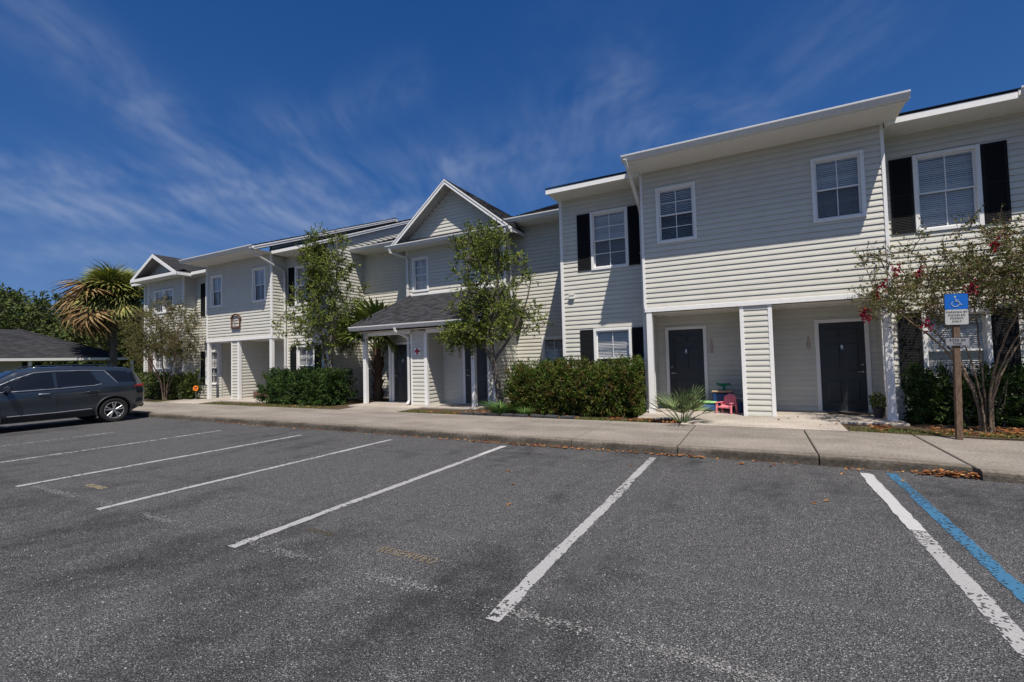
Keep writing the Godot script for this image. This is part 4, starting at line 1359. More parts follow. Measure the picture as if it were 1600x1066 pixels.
# trunks: Array of [points, radii]; crown clusters grow from the nearest limb node
func tree(called: String, label: String, cat: String, base: Vector3, trunks: Array, centers: Array, clusters: int, per: int, leaf: float, spread: float, cols: Array, bark: Material, group := "", twig_r := 0.012, extra: Array = []) -> Node3D:
	var t := thing(called, label, cat, base, group)
	var tm := MB.new()
	var nodes := []
	var dirs := []
	for tr in trunks:
		var pts: Array = tr[0]
		var cu := Curve3D.new()
		for i in pts.size():
			var tan: Vector3 = (pts[mini(i + 1, pts.size() - 1)] - pts[maxi(i - 1, 0)]) * 0.18
			cu.add_point(pts[i], -tan, tan)
		var Ln := cu.get_baked_length()
		var n := maxi(6, int(Ln / 0.14))
		var P := []
		var R := []
		for i in n + 1:
			var f := float(i) / n
			var p := cu.sample_baked(f * Ln)
			if i > 1: p += rdir() * 0.008
			P.push_back(p)
			var flare := 1.0 + 0.5 * exp(-f * Ln / 0.12)
			R.push_back(lerpf(tr[1], tr[2], pow(f, 0.8)) * (flare if tr.size() > 3 else 1.0) * rng.randf_range(0.94, 1.06))
			if f > 0.3: nodes.push_back(p); dirs.push_back((cu.sample_baked(minf(Ln, f * Ln + 0.05)) - cu.sample_baked(maxf(0, f * Ln - 0.05))).normalized())
		tm.tube(P, R, 9)
	# cluster points in union of ellipsoids
	var cl := []
	for k in clusters:
		var e: Array = centers[rng.randi() % centers.size()]
		var d := rdir()
		var r := pow(rng.randf_range(0.04, 1.0), 0.42)
		var wob := 1.0 + 0.28 * gn.get_noise_3d(d.x * 3.0 + k * 0.0 + base.x, d.y * 3.0, d.z * 3.0)
		cl.push_back(Vector3(e[0]) + Vector3(d.x * e[1].x, d.y * e[1].y, d.z * e[1].z) * r * wob)
	var c0: Vector3 = nodes[0]
	cl.sort_custom(func(a: Vector3, b: Vector3) -> bool: return a.distance_squared_to(c0) < b.distance_squared_to(c0))
	var lm := MB.new()
	for p: Vector3 in cl:
		var best := 0
		var bd := 1e9
		for i in nodes.size():
			var q: Vector3 = nodes[i]
			var dd := q.distance_to(p) + maxf(0.0, q.y - p.y) * 1.6
			if dd < bd:
				bd = dd; best = i
		var a: Vector3 = nodes[best]
		var ln := a.distance_to(p)
		var mid: Vector3 = a.lerp(p, 0.5) + Vector3(0, 0.10 * ln, 0) + rdir() * ln * 0.08 + dirs[best] * ln * 0.12
		var P := []
		var R := []
		for i in 5:
			var f := i / 4.0
			P.push_back(a.lerp(mid, f).lerp(mid.lerp(p, f), f))
			R.push_back(lerpf(twig_r * (1.0 + ln * 0.35), twig_r * 0.4, f))
		tm.tube(P, R, 5, false)
		for i in [2, 3, 4]:
			nodes.push_back(P[i]); dirs.push_back((p - a).normalized())
		# twigs with leaves
		var tw := maxi(3, per / 9)
		for j in tw:
			var d := (rdir() + (p - a).normalized() * 0.5 + Vector3(0, 0.25, 0)).normalized()
			var st: Vector3 = P[2].lerp(p, rng.randf())
			var tl := spread * rng.randf_range(0.5, 1.3)
			var en := st + d * tl
			tm.tube([st, st.lerp(en, 0.5) + rdir() * 0.02, en], [twig_r * 0.35, twig_r * 0.28, twig_r * 0.15], 3, false)
			for q in 9:
				var f := rng.randf_range(0.15, 1.05)
				put_leaf(lm, st.lerp(en, f) + rdir() * leaf * 0.35, d + Vector3(0, 0.15, 0), leaf, cols)
	put(tm, "trunk", bark, t)
	put(lm, "crown", M.leaf, t)
	if extra.size() > 0:
		var em := MB.new()
		for e in extra[0]:
			for k in 32:
				var p: Vector3 = e + Vector3(rng.randfn(0, .035), rng.randfn(0, .055), rng.randfn(0, .035))
				em.col = tint(extra[1])
				var d := rdir()
				em.leaf(p, d, d.cross(rdir()).normalized(), 0.05, 0.05, 0.5)
		put(em, "blossoms", M.leaf, t)
	return t

func hedge(label: String, x0: float, x1: float, y1: float, z0: float, z1: float, n: int, cols: Array, leaf := 0.06) -> void:
	var base := Vector3((x0 + x1) * 0.5, 0.12, (z0 + z1) * 0.5)
	var t := thing("hedge", label, "hedge", base)
	var hx := (x1 - x0) * 0.5
	var hz := (z1 - z0) * 0.5
	var hy := (y1 - 0.12) * 0.5
	var lm := MB.new()
	var cm := MB.new()
	# woody core of twigs
	for k in int((x1 - x0) * 16.0):
		var a := Vector3(rng.randf_range(-hx, hx) * 0.8, 0, rng.randf_range(-hz, hz) * 0.6)
		var b := a + Vector3(rng.randf_range(-.35, .35), hy * rng.randf_range(0.9, 1.75), rng.randf_range(-.3, .3))
		cm.tube([a, a.lerp(b, 0.5) + rdir() * 0.05, b], [0.016, 0.011, 0.004], 5, false)
	put(cm, "stems", M.bark, t)
	var q := 3.6
	# shoots carry their leaves in tufts of uneven length over the clipped shell
	var tufts := []
	for k in int(n / 34.0):
		var d := rdir()
		var e := pow(pow(absf(d.x), q) + pow(absf(d.y), q) + pow(absf(d.z), q), -1.0 / q)
		var u := d * e
		u.x = clampf(u.x + rng.randf_range(-1, 1) * (0.9 if absf(u.x) < 0.92 else 0.0), -1, 1)
		var lump := 1.0 + 0.20 * gn.get_noise_3d(u.x * hx * 2.2 + base.x, u.y * hy * 3.4, u.z * 2.0) + 0.07 * gn.get_noise_3d(u.x * hx * 9.0, u.y * hy * 9.0, u.z * 7.0)
		var p := Vector3(u.x * (hx - 0.08), hy + u.y * hy * lump, u.z * hz * lump)
		tufts.push_back([p, Vector3(d.x, d.y + 0.45, d.z).normalized(), rng.randf_range(0.04, 0.16), rng.randi() % cols.size()])
	for k in n:
		var t2: Array = tufts[rng.randi() % tufts.size()]
		var dir: Vector3 = t2[1]
		var ln: float = t2[2]
		var p: Vector3 = t2[0] + dir * (rng.randf_range(-1.6, 0.9) * ln) + rdir() * 0.055
		if p.y < 0.05: p.y = rng.randf_range(0.03, 0.3)
		put_leaf(lm, p, dir, leaf, [cols[t2[3]], cols[t2[3]], cols[rng.randi() % cols.size()]])
	# inner leaves hide the daylight
	for k in int(n * 0.45):
		var p := Vector3(rng.randf_range(-1, 1) * (hx - 0.15), hy * (1.0 + rng.randf_range(-0.95, 0.8)), rng.randf_range(-1, 1) * hz * 0.7)
		put_leaf(lm, p, rdir(), leaf * 1.5, cols)
	put(lm, "foliage", M.leaf, t)

# fan frond: petiole from the origin along +Z rising, blade of folded leaflets
func frond_mesh(pet: float, blade: float, nl: int, droop: float, spanv: float, cols: Array, m: Material, thin := 1.0) -> ArrayMesh:
	var mb := MB.new()
	mb.col = tint([cols[0]])
	var tip := Vector3(0, 0, pet)
	mb.tube([Vector3.ZERO, Vector3(0, 0.02 * pet, pet * 0.5), tip], [0.014 * thin + 0.004, 0.011, 0.008], 5, false)
	for i in nl:
		var a := lerpf(-spanv, spanv, (i + 0.5) / nl)
		var L := blade * (1.0 - 0.30 * absf(a) / PI) * rng.randf_range(0.9, 1.06)
		var d := Vector3(sin(a), 0, cos(a))
		d = (d + Vector3(0, 0.12 * cos(i * PI), 0)).normalized()
		var s := d.cross(Vector3.UP).normalized()
		var w := L * spanv * 2.0 / nl * 0.42 * thin
		var P := []
		var seg := 4
		for k in seg + 1:
			var f := float(k) / seg
			var p := tip + d * L * f + Vector3(0, -droop * L * pow(f, 2.2) * rng.randf_range(0.9, 1.1), 0)
			P.push_back(p)
		for k in seg:
			var f0 := float(k) / seg
			var f1 := float(k + 1) / seg
			var w0: float = w * (0.35 + 1.3 * f0) * (1.0 if f0 < 0.45 else (1.0 - f0) / 0.55)
			var w1: float = w * (0.35 + 1.3 * f1) * (1.0 if f1 < 0.45 else (1.0 - f1) / 0.55)
			mb.col = tint(cols)
			mb.col = mb.col if k == 0 else mb.col
			var u := Vector3(0, w0 * 0.35, 0)
			var u1 := Vector3(0, w1 * 0.35, 0)
			mb.quad(P[k], P[k + 1], P[k + 1] + s * w1 + u1, P[k] + s * w0 + u)
			mb.quad(P[k] - s * w0 + u, P[k + 1] - s * w1 + u1, P[k + 1], P[k])
	return mb.mesh(m)

func frond_basis(az: float, el: float, roll: float) -> Basis:
	return Basis(Vector3.UP, az) * Basis(Vector3.RIGHT, -el) * Basis(Vector3.BACK, roll)

const G_PALM := [Color(.10, .14, .035), Color(.14, .18, .05), Color(.075, .11, .03), Color(.20, .21, .07)]
const G_DRY := [Color(.20, .13, .06), Color(.26, .18, .09), Color(.15, .09, .045)]
const G_HEDGE := [Color(.045, .085, .014), Color(.065, .105, .016), Color(.028, .055, .010), Color(.10, .14, .025), Color(.13, .085, .028), Color(.085, .085, .02)]
const G_HOLLY := [Color(.105, .145, .025), Color(.155, .20, .036), Color(.06, .09, .018), Color(.25, .28, .055), Color(.085, .12, .022)]
const G_DARK := [Color(.06, .085, .022), Color(.08, .11, .028), Color(.04, .062, .017), Color(.11, .135, .04)]
const G_MYRTLE := [Color(.10, .12, .03), Color(.15, .155, .045), Color(.075, .09, .025), Color(.16, .10, .05), Color(.13, .14, .04)]

func far_left() -> void:
	# small hipped outbuilding
	var ob := thing("outbuilding", "low outbuilding with dark hipped shingle roof and beige siding behind the parked car", "building", Vector3(-41, 0, 4))
	var o := -ob.position
	var X := -38.0
	var zr := -7.7
	var mb := MB.new()
	mb.bx(-43.4, -38.4, 0, 2.25, -2.6, 14.0)
	var w := put(mb, "wall", mat(lin(.30, .26, .19), 0.8), ob, o)
	var sm := MB.new()
	for j in 17:
		board_mesh(sm, Vector3(-38.4, 0.05 + j * 0.13, 14.0), Vector3(0, 0, -1), Vector3.RIGHT, 16.6)
		board_mesh(sm, Vector3(-38.4, 0.05 + j * 0.13, -2.6), Vector3(-1, 0, 0), Vector3.FORWARD, 5.0)
	var sp := put(sm, "siding", mat(lin(.34, .29, .20), 0.7), w)
	sp.set_meta("kind", "stuff")
	var rm := MB.new()
	var A := Vector3(X, 2.42, zr); var B := Vector3(X, 2.42, 15.0)
	var C := Vector3(X - 6.0, 2.42, zr); var R0 := Vector3(X - 3.0, 4.25, zr + 4.6); var R1 := Vector3(X - 3.0, 4.25, 12.0)
	shingles(rm, B, A, R1, R0, 0.16, 0.4)
	shingles(rm, A, C, R0, R0 + Vector3(0, 0, 0.001), 0.16, 0.4)
	rm.col = Color(.04, .04, .042)
	rm.quad(B, A, R0, R1)
	rm.tri(A, C, R0)
	rm.quad(C, Vector3(X - 6.0, 2.42, 15.0), R1, R0)
	for k in 20:
		rm.col = shingle_col()
		rm.tube([A.lerp(R0, k / 20.0) + Vector3(0, .015, 0), A.lerp(R0, (k + 1.1) / 20.0) + Vector3(0, .01, 0)], [.06, .06], 5, false)
	var ro := put(rm, "roof", M.shingle, ob, o)
	var fm := MB.new()
	fm.bx(X - 0.03, X, 2.24, 2.40, zr, 15.0)
	fm.bx(X - 6.0, X - 0.031, 2.24, 2.40, zr, zr + 0.03)
	put(fm, "fascia", M.white, ro)
	var so := MB.new()
	soffit_strip(so, X - 5.9, X - 0.04, 2.25, zr + 0.04, 14.9)
	put(so, "soffit", M.soffit, ro)
	for z in [-2.9, -8.0]:
		var pm := MB.new()
		pm.cbox(Vector3(X - 0.3, 1.12, z), Vector3(0.14, 2.24, 0.14), 0.006)
		put(pm, "post", M.white, ob, o)
	var wm := MB.new()
	wm.bx(-38.39, -38.34, 0.9, 2.0, -1.6, -0.2)
	var win := put(wm, "window", M.white, ob, o)
	var gm := MB.new()
	gm.bx(-38.338, -38.33, 0.98, 1.92, -1.52, -0.28)
	put(gm, "pane", mat(lin(.05, .06, .07), 0.05), win)
	# cabbage palm behind the building end
	palm()
	# woods behind
	var spots := [[-52, 6, 8.2, 5.0, "broad dark green tree behind the outbuilding roof"], [-50, -3, 7.6, 4.4, "rounded dark tree left of the tall palm"], [-47, -9.5, 5.6, 3.4, "low dark tree under the tall palm"], [-58, -12, 9.2, 5.2, "tall dark tree behind the tall palm"], [-50, -17, 8.2, 4.8, "dark tree close to the end wall of the building"], [-60, 2, 10.0, 5.6, "tall dark tree far behind the outbuilding"], [-66, -22, 9.0, 5.0, "tallest dark tree far beyond the end of the building"], [-45.5, -13.5, 5.6, 3.2, "small dark tree between palm and end of the building"], [-54, 16, 7.6, 5.0, "dark tree far left behind the outbuilding"], [-63, -5, 9.8, 5.4, "high dark tree in the second row behind the palm"], [-64, 10, 10.2, 5.6, "high dark tree in the second row behind the outbuilding"], [-56, -8, 8.2, 4.6, "dense dark tree between the palm and the woods"], [-41.5, -13.0, 6.0, 2.6, "dark tree filling the gap between palm trunk and end gable"]]
	for s in spots:
		var b := Vector3(s[0], 0, s[1])
		var h: float = s[2]
		var r: float = s[3]
		tree("dark_tree", s[4], "tree", b, [[[Vector3.ZERO, Vector3(0.1, h * 0.35, 0.1), Vector3(0, h * 0.7, 0)], 0.25, 0.1]], [[Vector3(0, h * 0.55, 0), Vector3(r, h * 0.46, r)], [Vector3(0, h * 0.32, 0), Vector3(r * 0.9, h * 0.3, r * 0.9)]], 420, 63, 0.28, 0.85, G_DARK, M.bark, "woods beyond the parking lot", 0.03)
	for s in [[-44.5, -4.0, 1.6], [-45, -7.5, 2.0], [-44.5, -11, 2.2], [-46, 1.0, 1.8], [-43, -14, 2.0], [-40, -17, 2.2]]:
		var b := Vector3(s[0], 0, s[1])
		tree("understorey_shrub", "dark green shrub at the edge of the woods", "shrub", b, [[[Vector3.ZERO, Vector3(0, s[2] * 0.5, 0)], 0.08, 0.03]], [[Vector3(0, s[2] * 0.5, 0), Vector3(1.9, s[2] * 0.55, 1.9)]], 120, 54, 0.18, 0.5, G_DARK, M.bark, "shrubs at the edge of the woods", 0.02)

func palm() -> void:
	var base := Vector3(-37.5, 0, -6.6)
	var t := thing("cabbage_palm", "tall cabbage palm with full green crown and hanging dry fronds", "palm tree", base)
	var tm := MB.new()
	var P := []
	var R := []
	for i in 24:
		P.push_back(Vector3(sin(i * 0.2) * 0.05, i * 0.27, cos(i * 0.33) * 0.03)); R.push_back(0.19 + 0.03 * rng.randf())
	tm.tube(P, R, 10)
	for i in 90: # old leaf boots
		var a := rng.randf() * TAU
		var y := rng.randf_range(1.0, 6.1)
		var d := Vector3(cos(a), 0, sin(a))
		tm.tube([d * 0.18 + Vector3(0, y, 0), d * 0.30 + Vector3(0, y + 0.22, 0)], [0.05, 0.025], 4)
	put(tm, "trunk", M.bark, t)
	var gm := []
	for k in 5: gm.push_back(frond_mesh(rng.randf_range(0.7, 1.1), rng.randf_range(0.75, 0.95), 30, rng.randf_range(0.3, 0.6), 2.3, [Color(.19, .20, .055), Color(.24, .25, .07), Color(.14, .165, .045), Color(.32, .28, .10)], M.leaf, 0.75))
	var dm := []
	for k in 3: dm.push_back(frond_mesh(1.1, 0.95, 20, 0.9, 1.9, G_DRY, M.dry, 0.7))
	for k in 150:
		var az := k * 2.39996 + rng.randf() * 0.3
		var f := k / 149.0
		var el := lerpf(1.4, -0.6, pow(f, 0.8)) + rng.randfn(0, 0.1)
		var b := frond_basis(az, el, rng.randfn(0, 0.3)).scaled(Vector3.ONE * rng.randf_range(1.05, 1.5))
		inst(gm[k % 5], "frond", t, Transform3D(b, Vector3(0, 6.1 + 0.35 * (1 - f), 0)))
	for k in 15:
		var az := rng.randf_range(-1.5, 0.7) if k < 12 else rng.randf() * TAU
		var b := frond_basis(az, rng.randf_range(-0.85, 0.75) if k < 12 else rng.randf_range(-0.9, -0.3), rng.randfn(0, 0.5)).scaled(Vector3.ONE * rng.randf_range(1.0, 1.65))
		inst(dm[k % 3], "dry_frond", t, Transform3D(b, Vector3(0, 6.0, 0)))

func plants() -> void:
	# street tree left of the porch
	tree("holly_tree", "young leafy tree with two slender stems in front of the left wing", "tree", Vector3(-14.35, 0.12, -4.25), [
		[[Vector3(-.06, 0, 0), Vector3(-.10, 0.9, 0), Vector3(-.22, 2.2, 0.05), Vector3(-.5, 4.0, 0.1), Vector3(-.75, 5.6, 0.1)], .075, .02, 1],
		[[Vector3(.10, 0, .05), Vector3(.16, 0.9, .05), Vector3(.10, 2.2, 0), Vector3(.25, 3.8, -.05), Vector3(.5, 5.3, 0), Vector3(.42, 6.6, 0)], .085, .016, 1],
		[[Vector3(.12, 1.4, 0), Vector3(.6, 2.4, .3), Vector3(1.0, 3.4, .45)], .04, .015], [[Vector3(-.12, 1.5, 0), Vector3(-.7, 2.4, -.25), Vector3(-1.2, 3.4, -.3)], .04, .015]],
		[[Vector3(-.1, 3.6, 0), Vector3(1.55, 1.75, 1.5)], [Vector3(-.2, 2.8, 0), Vector3(1.7, 1.1, 1.5)], [Vector3(0.1, 5.1, 0), Vector3(1.0, 1.6, 0.9)], [Vector3(-.7, 5.4, 0), Vector3(.5, 1.2, .5)]],
		285, 72, 0.082, 0.31, G_HOLLY, M.bark)
	# tree in front of the porch
	tree("holly_tree", "young leafy tree with pale leaning trunk beside the porch of the gabled centre", "tree", Vector3(-6.62, 0.12, -4.0), [
		[[Vector3(0, 0, 0), Vector3(-.22, 0.55, 0), Vector3(-.34, 1.3, 0.02), Vector3(-.42, 2.2, 0), Vector3(-.2, 3.4, 0), Vector3(-.1, 5.2, 0)], .115, .02, 1],
		[[Vector3(-.34, 1.3, 0), Vector3(-.75, 2.3, .15), Vector3(-1.05, 3.5, .2), Vector3(-1.1, 4.8, .15)], .06, .018],
		[[Vector3(-.36, 1.5, 0), Vector3(.15, 2.2, -.15), Vector3(.6, 3.0, -.2), Vector3(.85, 3.9, -.2)], .05, .016]],
		[[Vector3(-.45, 3.6, 0), Vector3(1.5, 1.65, 1.35)], [Vector3(-.3, 2.75, 0), Vector3(1.6, 0.8, 1.35)], [Vector3(-.6, 4.9, 0), Vector3(.95, .8, .9)], [Vector3(-1.2, 2.3, .2), Vector3(.7, .5, .6)]],
		270, 72, 0.082, 0.29, G_HOLLY, M.bark)
	# crape myrtles
	var fl := []
	for p in [Vector3(-1.45, 2.75, .3), Vector3(-1.5, 2.6, .1), Vector3(-1.7, 2.15, .2), Vector3(-1.75, 2.25, .3), Vector3(-.95, 2.9, .5), Vector3(-1.2, 3.05, .2), Vector3(-.3, 2.55, .7), Vector3(-.9, 1.95, .6), Vector3(.3, 3.5, .2), Vector3(.9, 3.6, .1), Vector3(1.3, 2.9, .5), Vector3(.1, 3.3, .5), Vector3(.35, .95, .7)]: fl.push_back(p)
	var mt := []
	for k in 7:
		var a := k * TAU / 7.0 + 0.4
		var r := rng.randf_range(0.9, 1.55)
		mt.push_back([[Vector3(cos(a) * .08, 0, sin(a) * .08), Vector3(cos(a) * .12 * r, .75, sin(a) * .10), Vector3(cos(a) * .42 * r, 1.6, sin(a) * .36), Vector3(cos(a) * 1.0 * r, 2.5, sin(a) * .8), Vector3(cos(a) * 1.15 * r, 3.1, sin(a) * .95)], rng.randf_range(.017, .029), .008])
	tree("crape_myrtle", "many-stemmed crape myrtle with red blossoms behind the blue parking sign", "tree", Vector3(3.62, 0.12, -3.45), mt,
		[[Vector3(0, 3.0, 0), Vector3(1.9, .85, 1.3)], [Vector3(-.5, 2.5, .1), Vector3(1.5, .55, 1.0)], [Vector3(1.0, 2.9, 0), Vector3(1.6, 1.0, 1.2)]],
		290, 72, 0.052, 0.33, G_MYRTLE, M.myrtle_bark, "", 0.009, [fl, [Color(.32, .012, .04), Color(.40, .02, .07), Color(.22, .01, .03)]])
	var ml := []
	for k in 9:
		var a := k * TAU / 9.0
		var r := rng.randf_range(0.8, 1.3)
		ml.push_back([[Vector3(cos(a) * .08, 0, sin(a) * .08), Vector3(cos(a) * .25 * r, .9, sin(a) * .22), Vector3(cos(a) * .85 * r, 2.2, sin(a) * .8), Vector3(cos(a) * 1.2 * r, 3.6, sin(a) * 1.1)], rng.randf_range(.022, .036), .009])
	tree("crape_myrtle", "sparse many-stemmed crape myrtle in front of the gabled end bay", "tree", Vector3(-24.2, 0.12, -3.4), ml,
		[[Vector3(0, 3.4, 0), Vector3(1.65, 1.3, 1.6)], [Vector3(0, 2.5, 0), Vector3(1.5, .8, 1.4)]],
		300, 63, 0.062, 0.34, G_MYRTLE, M.myrtle_bark, "", 0.010)
	tree("crape_myrtle", "reddish crape myrtle at the outer corner of the building", "tree", Vector3(-30.6, 0.0, -5.6), [[[Vector3.ZERO, Vector3(.1, 1, 0), Vector3(.4, 2.4, .2)], .06, .02], [[Vector3.ZERO, Vector3(-.2, 1, 0), Vector3(-.6, 2.4, .1)], .06, .02]],
		[[Vector3(0, 2.5, 0), Vector3(.95, 1.6, .9)]], 130, 63, 0.09, 0.4, G_MYRTLE, M.myrtle_bark, "", 0.012)
	# hedges
	hedge("wide clipped hedge with bronze young leaves under the right window", -6.22, -2.62, 1.50, -4.6, -3.2, 36000, G_HEDGE)
	hedge("clipped dark green hedge between the left porch and the slender tree", -17.25, -13.4, 1.38, -4.65, -3.35, 22000, [Color(.035, .075, .018), Color(.045, .09, .02), Color(.025, .05, .015), Color(.07, .11, .03)], 0.07)
	hedge("dark hedge behind the sparse crape myrtle", -28.6, -22.7, 1.32, -4.2, -3.6, 9000, G_DARK, 0.09)
	hedge("dark hedge behind the blue parking sign", 2.75, 7.5, 1.22, -4.7, -3.95, 17000, [Color(.03, .06, .015), Color(.04, .08, .018), Color(.022, .045, .012), Color(.075, .11, .03)], 0.065)
	# palmetto at the porch corner
	var t := thing("palmetto", "small spiky palmetto at the corner of the porch floor", "palmetto", Vector3(-1.52, 0.13, -2.78))
	var cols := [Color(.10, .15, .06), Color(.14, .19, .08), Color(.075, .115, .05), Color(.20, .22, .10)]
	var fm := []
	for k in 4: fm.push_back(frond_mesh(rng.randf_range(.36, .5), rng.randf_range(.46, .55), 15, .10, 1.0, cols, M.leaf, 0.62))
	for a in [[0.0, 1.35, .1], [0.9, 1.2, .2], [2.2, 1.15, 0], [-1.25, .85, .1], [1.35, .9, -.1], [-1.7, .55, .3], [1.75, .50, -.2], [.2, .6, 0], [3.0, .8, 0], [4.0, .9, .2], [2.6, .6, .2], [-2.4, .7, .1]]:
		inst(fm[rng.randi() % 4], "frond", t, Transform3D(frond_basis(a[0], a[1], a[2]), Vector3(rng.randfn(0, .03), 0, rng.randfn(0, .03))))
	# palm beside the centre porch
	var cp := thing("fan_palm", "fan palm with brown fibrous trunk growing beside the porch", "palm tree", Vector3(-13.05, 0.12, -5.45))
	var tm := MB.new()
	tm.tube([Vector3(0, 0, 0), Vector3(.03, .8, 0), Vector3(0, 2.1, .02)], [.17, .15, .13], 9)
	for i in 70:
		var a := rng.randf() * TAU
		var y := rng.randf_range(0.05, 2.05)
		var d := Vector3(cos(a), 0, sin(a))
		tm.tube([d * .13 + Vector3(0, y, 0), d * .25 + Vector3(0, y + .28, 0)], [.04, .015], 4)
	put(tm, "trunk", tri(mat(Color.WHITE, .95), noise_tex(FastNoiseLite.TYPE_SIMPLEX_SMOOTH, .06, [lin(.05, .03, .018), lin(.12, .075, .045)], [.3, .7], 256, 90), 2.0), cp)
	var pmv := []
	for k in 4: pmv.push_back(frond_mesh(rng.randf_range(1.2, 1.5), rng.randf_range(.75, .9), 22, .35, 1.9, G_PALM, M.leaf))
	for k in 26:
		var az := k * 2.39996
		var el := lerpf(1.45, 0.15, pow(k / 25.0, 0.8))
		inst(pmv[k % 4], "frond", cp, Transform3D(frond_basis(az, el, rng.randfn(0, .3)), Vector3(0, 2.05, 0)))
	# strap-leaved clumps
	clump("bright green strap-leaved lily clump at the foot of the leaning tree", Vector3(-6.25, .12, -3.05), 340, .62, [Color(.10, .19, .05), Color(.14, .24, .07), Color(.07, .13, .035)])
	clump("dark strap-leaved clump in the bed by the sign post", Vector3(4.35, .12, -3.2), 120, .45, [Color(.06, .12, .03), Color(.09, .16, .04)])
	clump("low strap-leaved clump under the hedge end", Vector3(-5.5, .12, -3.05), 140, .40, [Color(.08, .15, .04), Color(.11, .19, .05)])
	# grass strips
	var gm := MB.new()
	var n := 0
	for a in [[-20.2, -13.0, -3.35, -2.66, 5200], [-9.6, -7.7, -3.2, -2.66, 2200], [-4.6, -2.2, -3.05, -2.66, 3600], [1.5, 9.0, -3.15, -2.66, 7000], [-24.5, -22.5, -3.4, -2.66, 1500]]:
		for k in a[4]:
			var x := rng.randf_range(a[0], a[1])
			var z := rng.randf_range(a[2], a[3])
			if gn.get_noise_2d(x * 3.0, z * 4.0) < -0.12: continue
			var c := [Color(.10, .13, .035), Color(.13, .15, .045), Color(.17, .16, .06), Color(.07, .10, .025)]
			gm.col = tint(c)
			var d := (Vector3(rng.randfn(0, .6), 1, rng.randfn(0, .6))).normalized()
			gm.leaf(Vector3(x, .12, z), d, d.cross(rdir()).normalized(), rng.randf_range(.03, .075), .012, .1)
	var g := put(gm, "grass", M.leaf)
	g.set_meta("kind", "stuff"); tag(g, "short patchy grass between sidewalk and beds", "grass")
	# leaf litter
	litter()

func clump(label: String, at: Vector3, n: int, L: float, cols: Array) -> void:
	var mb := MB.new()
	for k in n:
		var a := rng.randf() * TAU
		var r := rng.randf_range(0.0, L * 0.4)
		var d := Vector3(cos(a), 0, sin(a))
		var b := d * r
		var ln := L * rng.randf_range(0.6, 1.1)
		var s := Vector3(-d.z, 0, d.x) * 0.009
		mb.col = tint(cols)
		var P := []
		for i in 5:
			var f := i / 4.0
			P.push_back(b + d * ln * 0.75 * f * f + Vector3(0, ln * (f * 1.15 - f * f * 0.55), 0) + d * 0.1 * f)
		for i in 4:
			var w0 := 1.0 - 0.9 * i / 4.0
			var w1 := 1.0 - 0.9 * (i + 1) / 4.0
			mb.quad(P[i] - s * w0, P[i] + s * w0, P[i + 1] + s * w1, P[i + 1] - s * w1)
	var t := thing("lily_clump", label, "plant", at)
	put(mb, "leaves", M.leaf, t)

func dead_leaf(mb: MB, p: Vector3, s: float) -> void:
	mb.col = tint([Color(.20, .075, .03), Color(.28, .12, .045), Color(.13, .05, .025), Color(.34, .19, .08), Color(.24, .09, .035)])
	var a := rng.randf() * TAU
	var d := Vector3(cos(a), rng.randf_range(-.1, .35), sin(a)).normalized()
	var sd := d.cross(Vector3.UP + rdir() * 0.5).normalized()
	mb.leaf(p - d * s * 0.5, d, sd, s, s * rng.randf_range(.5, .75), rng.randf_range(-.2, .35))

func litter() -> void:
	var mb := MB.new()
	# drift along the kerb foot
	for dr in [[-5.3, -4.2, 60], [-4.3, -3.1, 100], [-3.2, -1.3, 110], [-1.5, -.8, 70], [1.75, 2.38, 90], [-14.0, -5.0, 170], [-.8, 1.8, 40]]:
		for k in dr[2]:
			dead_leaf(mb, Vector3(rng.randf_range(dr[0], dr[1]), .012 + rng.randf() * .02, .03 + absf(rng.randfn(0, .06))), rng.randf_range(.035, .07))
	for k in 130:
		var x := rng.randfn(2.18, .16)
		dead_leaf(mb, Vector3(minf(x, 2.36), .015 + rng.randf() * .06, .04 + absf(rng.randfn(0, .06))), rng.randf_range(.04, .075))
	var l := put(mb, "kerb_litter", M.dry)
	l.set_meta("kind", "stuff"); tag(l, "drifts of brown fallen leaves along the kerb", "leaves")
	mb = MB.new()
	for a in [[1.9, 6.5, -3.9, -2.75, 1500], [-3.3, -1.6, -3.3, -2.75, 420], [-1.75, -1.2, -2.95, -2.65, 160], [-9.5, -4.0, -3.15, -2.7, 420], [-17.5, -13, -3.4, -2.8, 130], [-7.6, -6.6, -4.3, -3.2, 200]]:
		for k in a[4]:
			var x := rng.randf_range(a[0], a[1])
			var z := rng.randf_range(a[2], a[3])
			if gn.get_noise_2d(x * 2.0, z * 2.5 + 20.0) < -0.15: continue
			dead_leaf(mb, Vector3(x, .135 + rng.randf() * .03, z), rng.randf_range(.05, .09))
	l = put(mb, "bed_litter", M.dry)
	l.set_meta("kind", "stuff"); tag(l, "brown fallen leaves covering the planting beds", "leaves")
	# single leaves one can point at
	for p in [[-.28, .30, .10], [.48, 2.02, .06], [.62, 1.86, .055], [-1.72, 1.02, .05], [-2.9, 2.6, .05], [-2.55, 3.35, .06], [.10, .32, .05], [.95, .42, .05], [1.55, .55, .05], [-3.3, 2.0, .05]]:
		mb = MB.new()
		for k in 3: dead_leaf(mb, Vector3(rng.randfn(0, .008), .012, rng.randfn(0, .008)), p[2])
		var o := put(mb, "fallen_leaf", M.dry, null, Vector3(p[0], 0, p[1]))
		tag(o, "single curled brown leaf lying on the asphalt", "leaf", "single leaves on the asphalt")
	for p in [[1.05, -3.0], [.55, -3.9], [.75, -4.2], [1.35, -3.3], [.35, -3.6]]:
		mb = MB.new()
		for k in 2: dead_leaf(mb, Vector3(0, .012, 0), .06)
		var o := put(mb, "fallen_leaf", M.dry, null, Vector3(p[0], .178, p[1]))
		tag(o, "single brown leaf lying on the pale porch floor", "leaf", "single leaves on the porch floor")

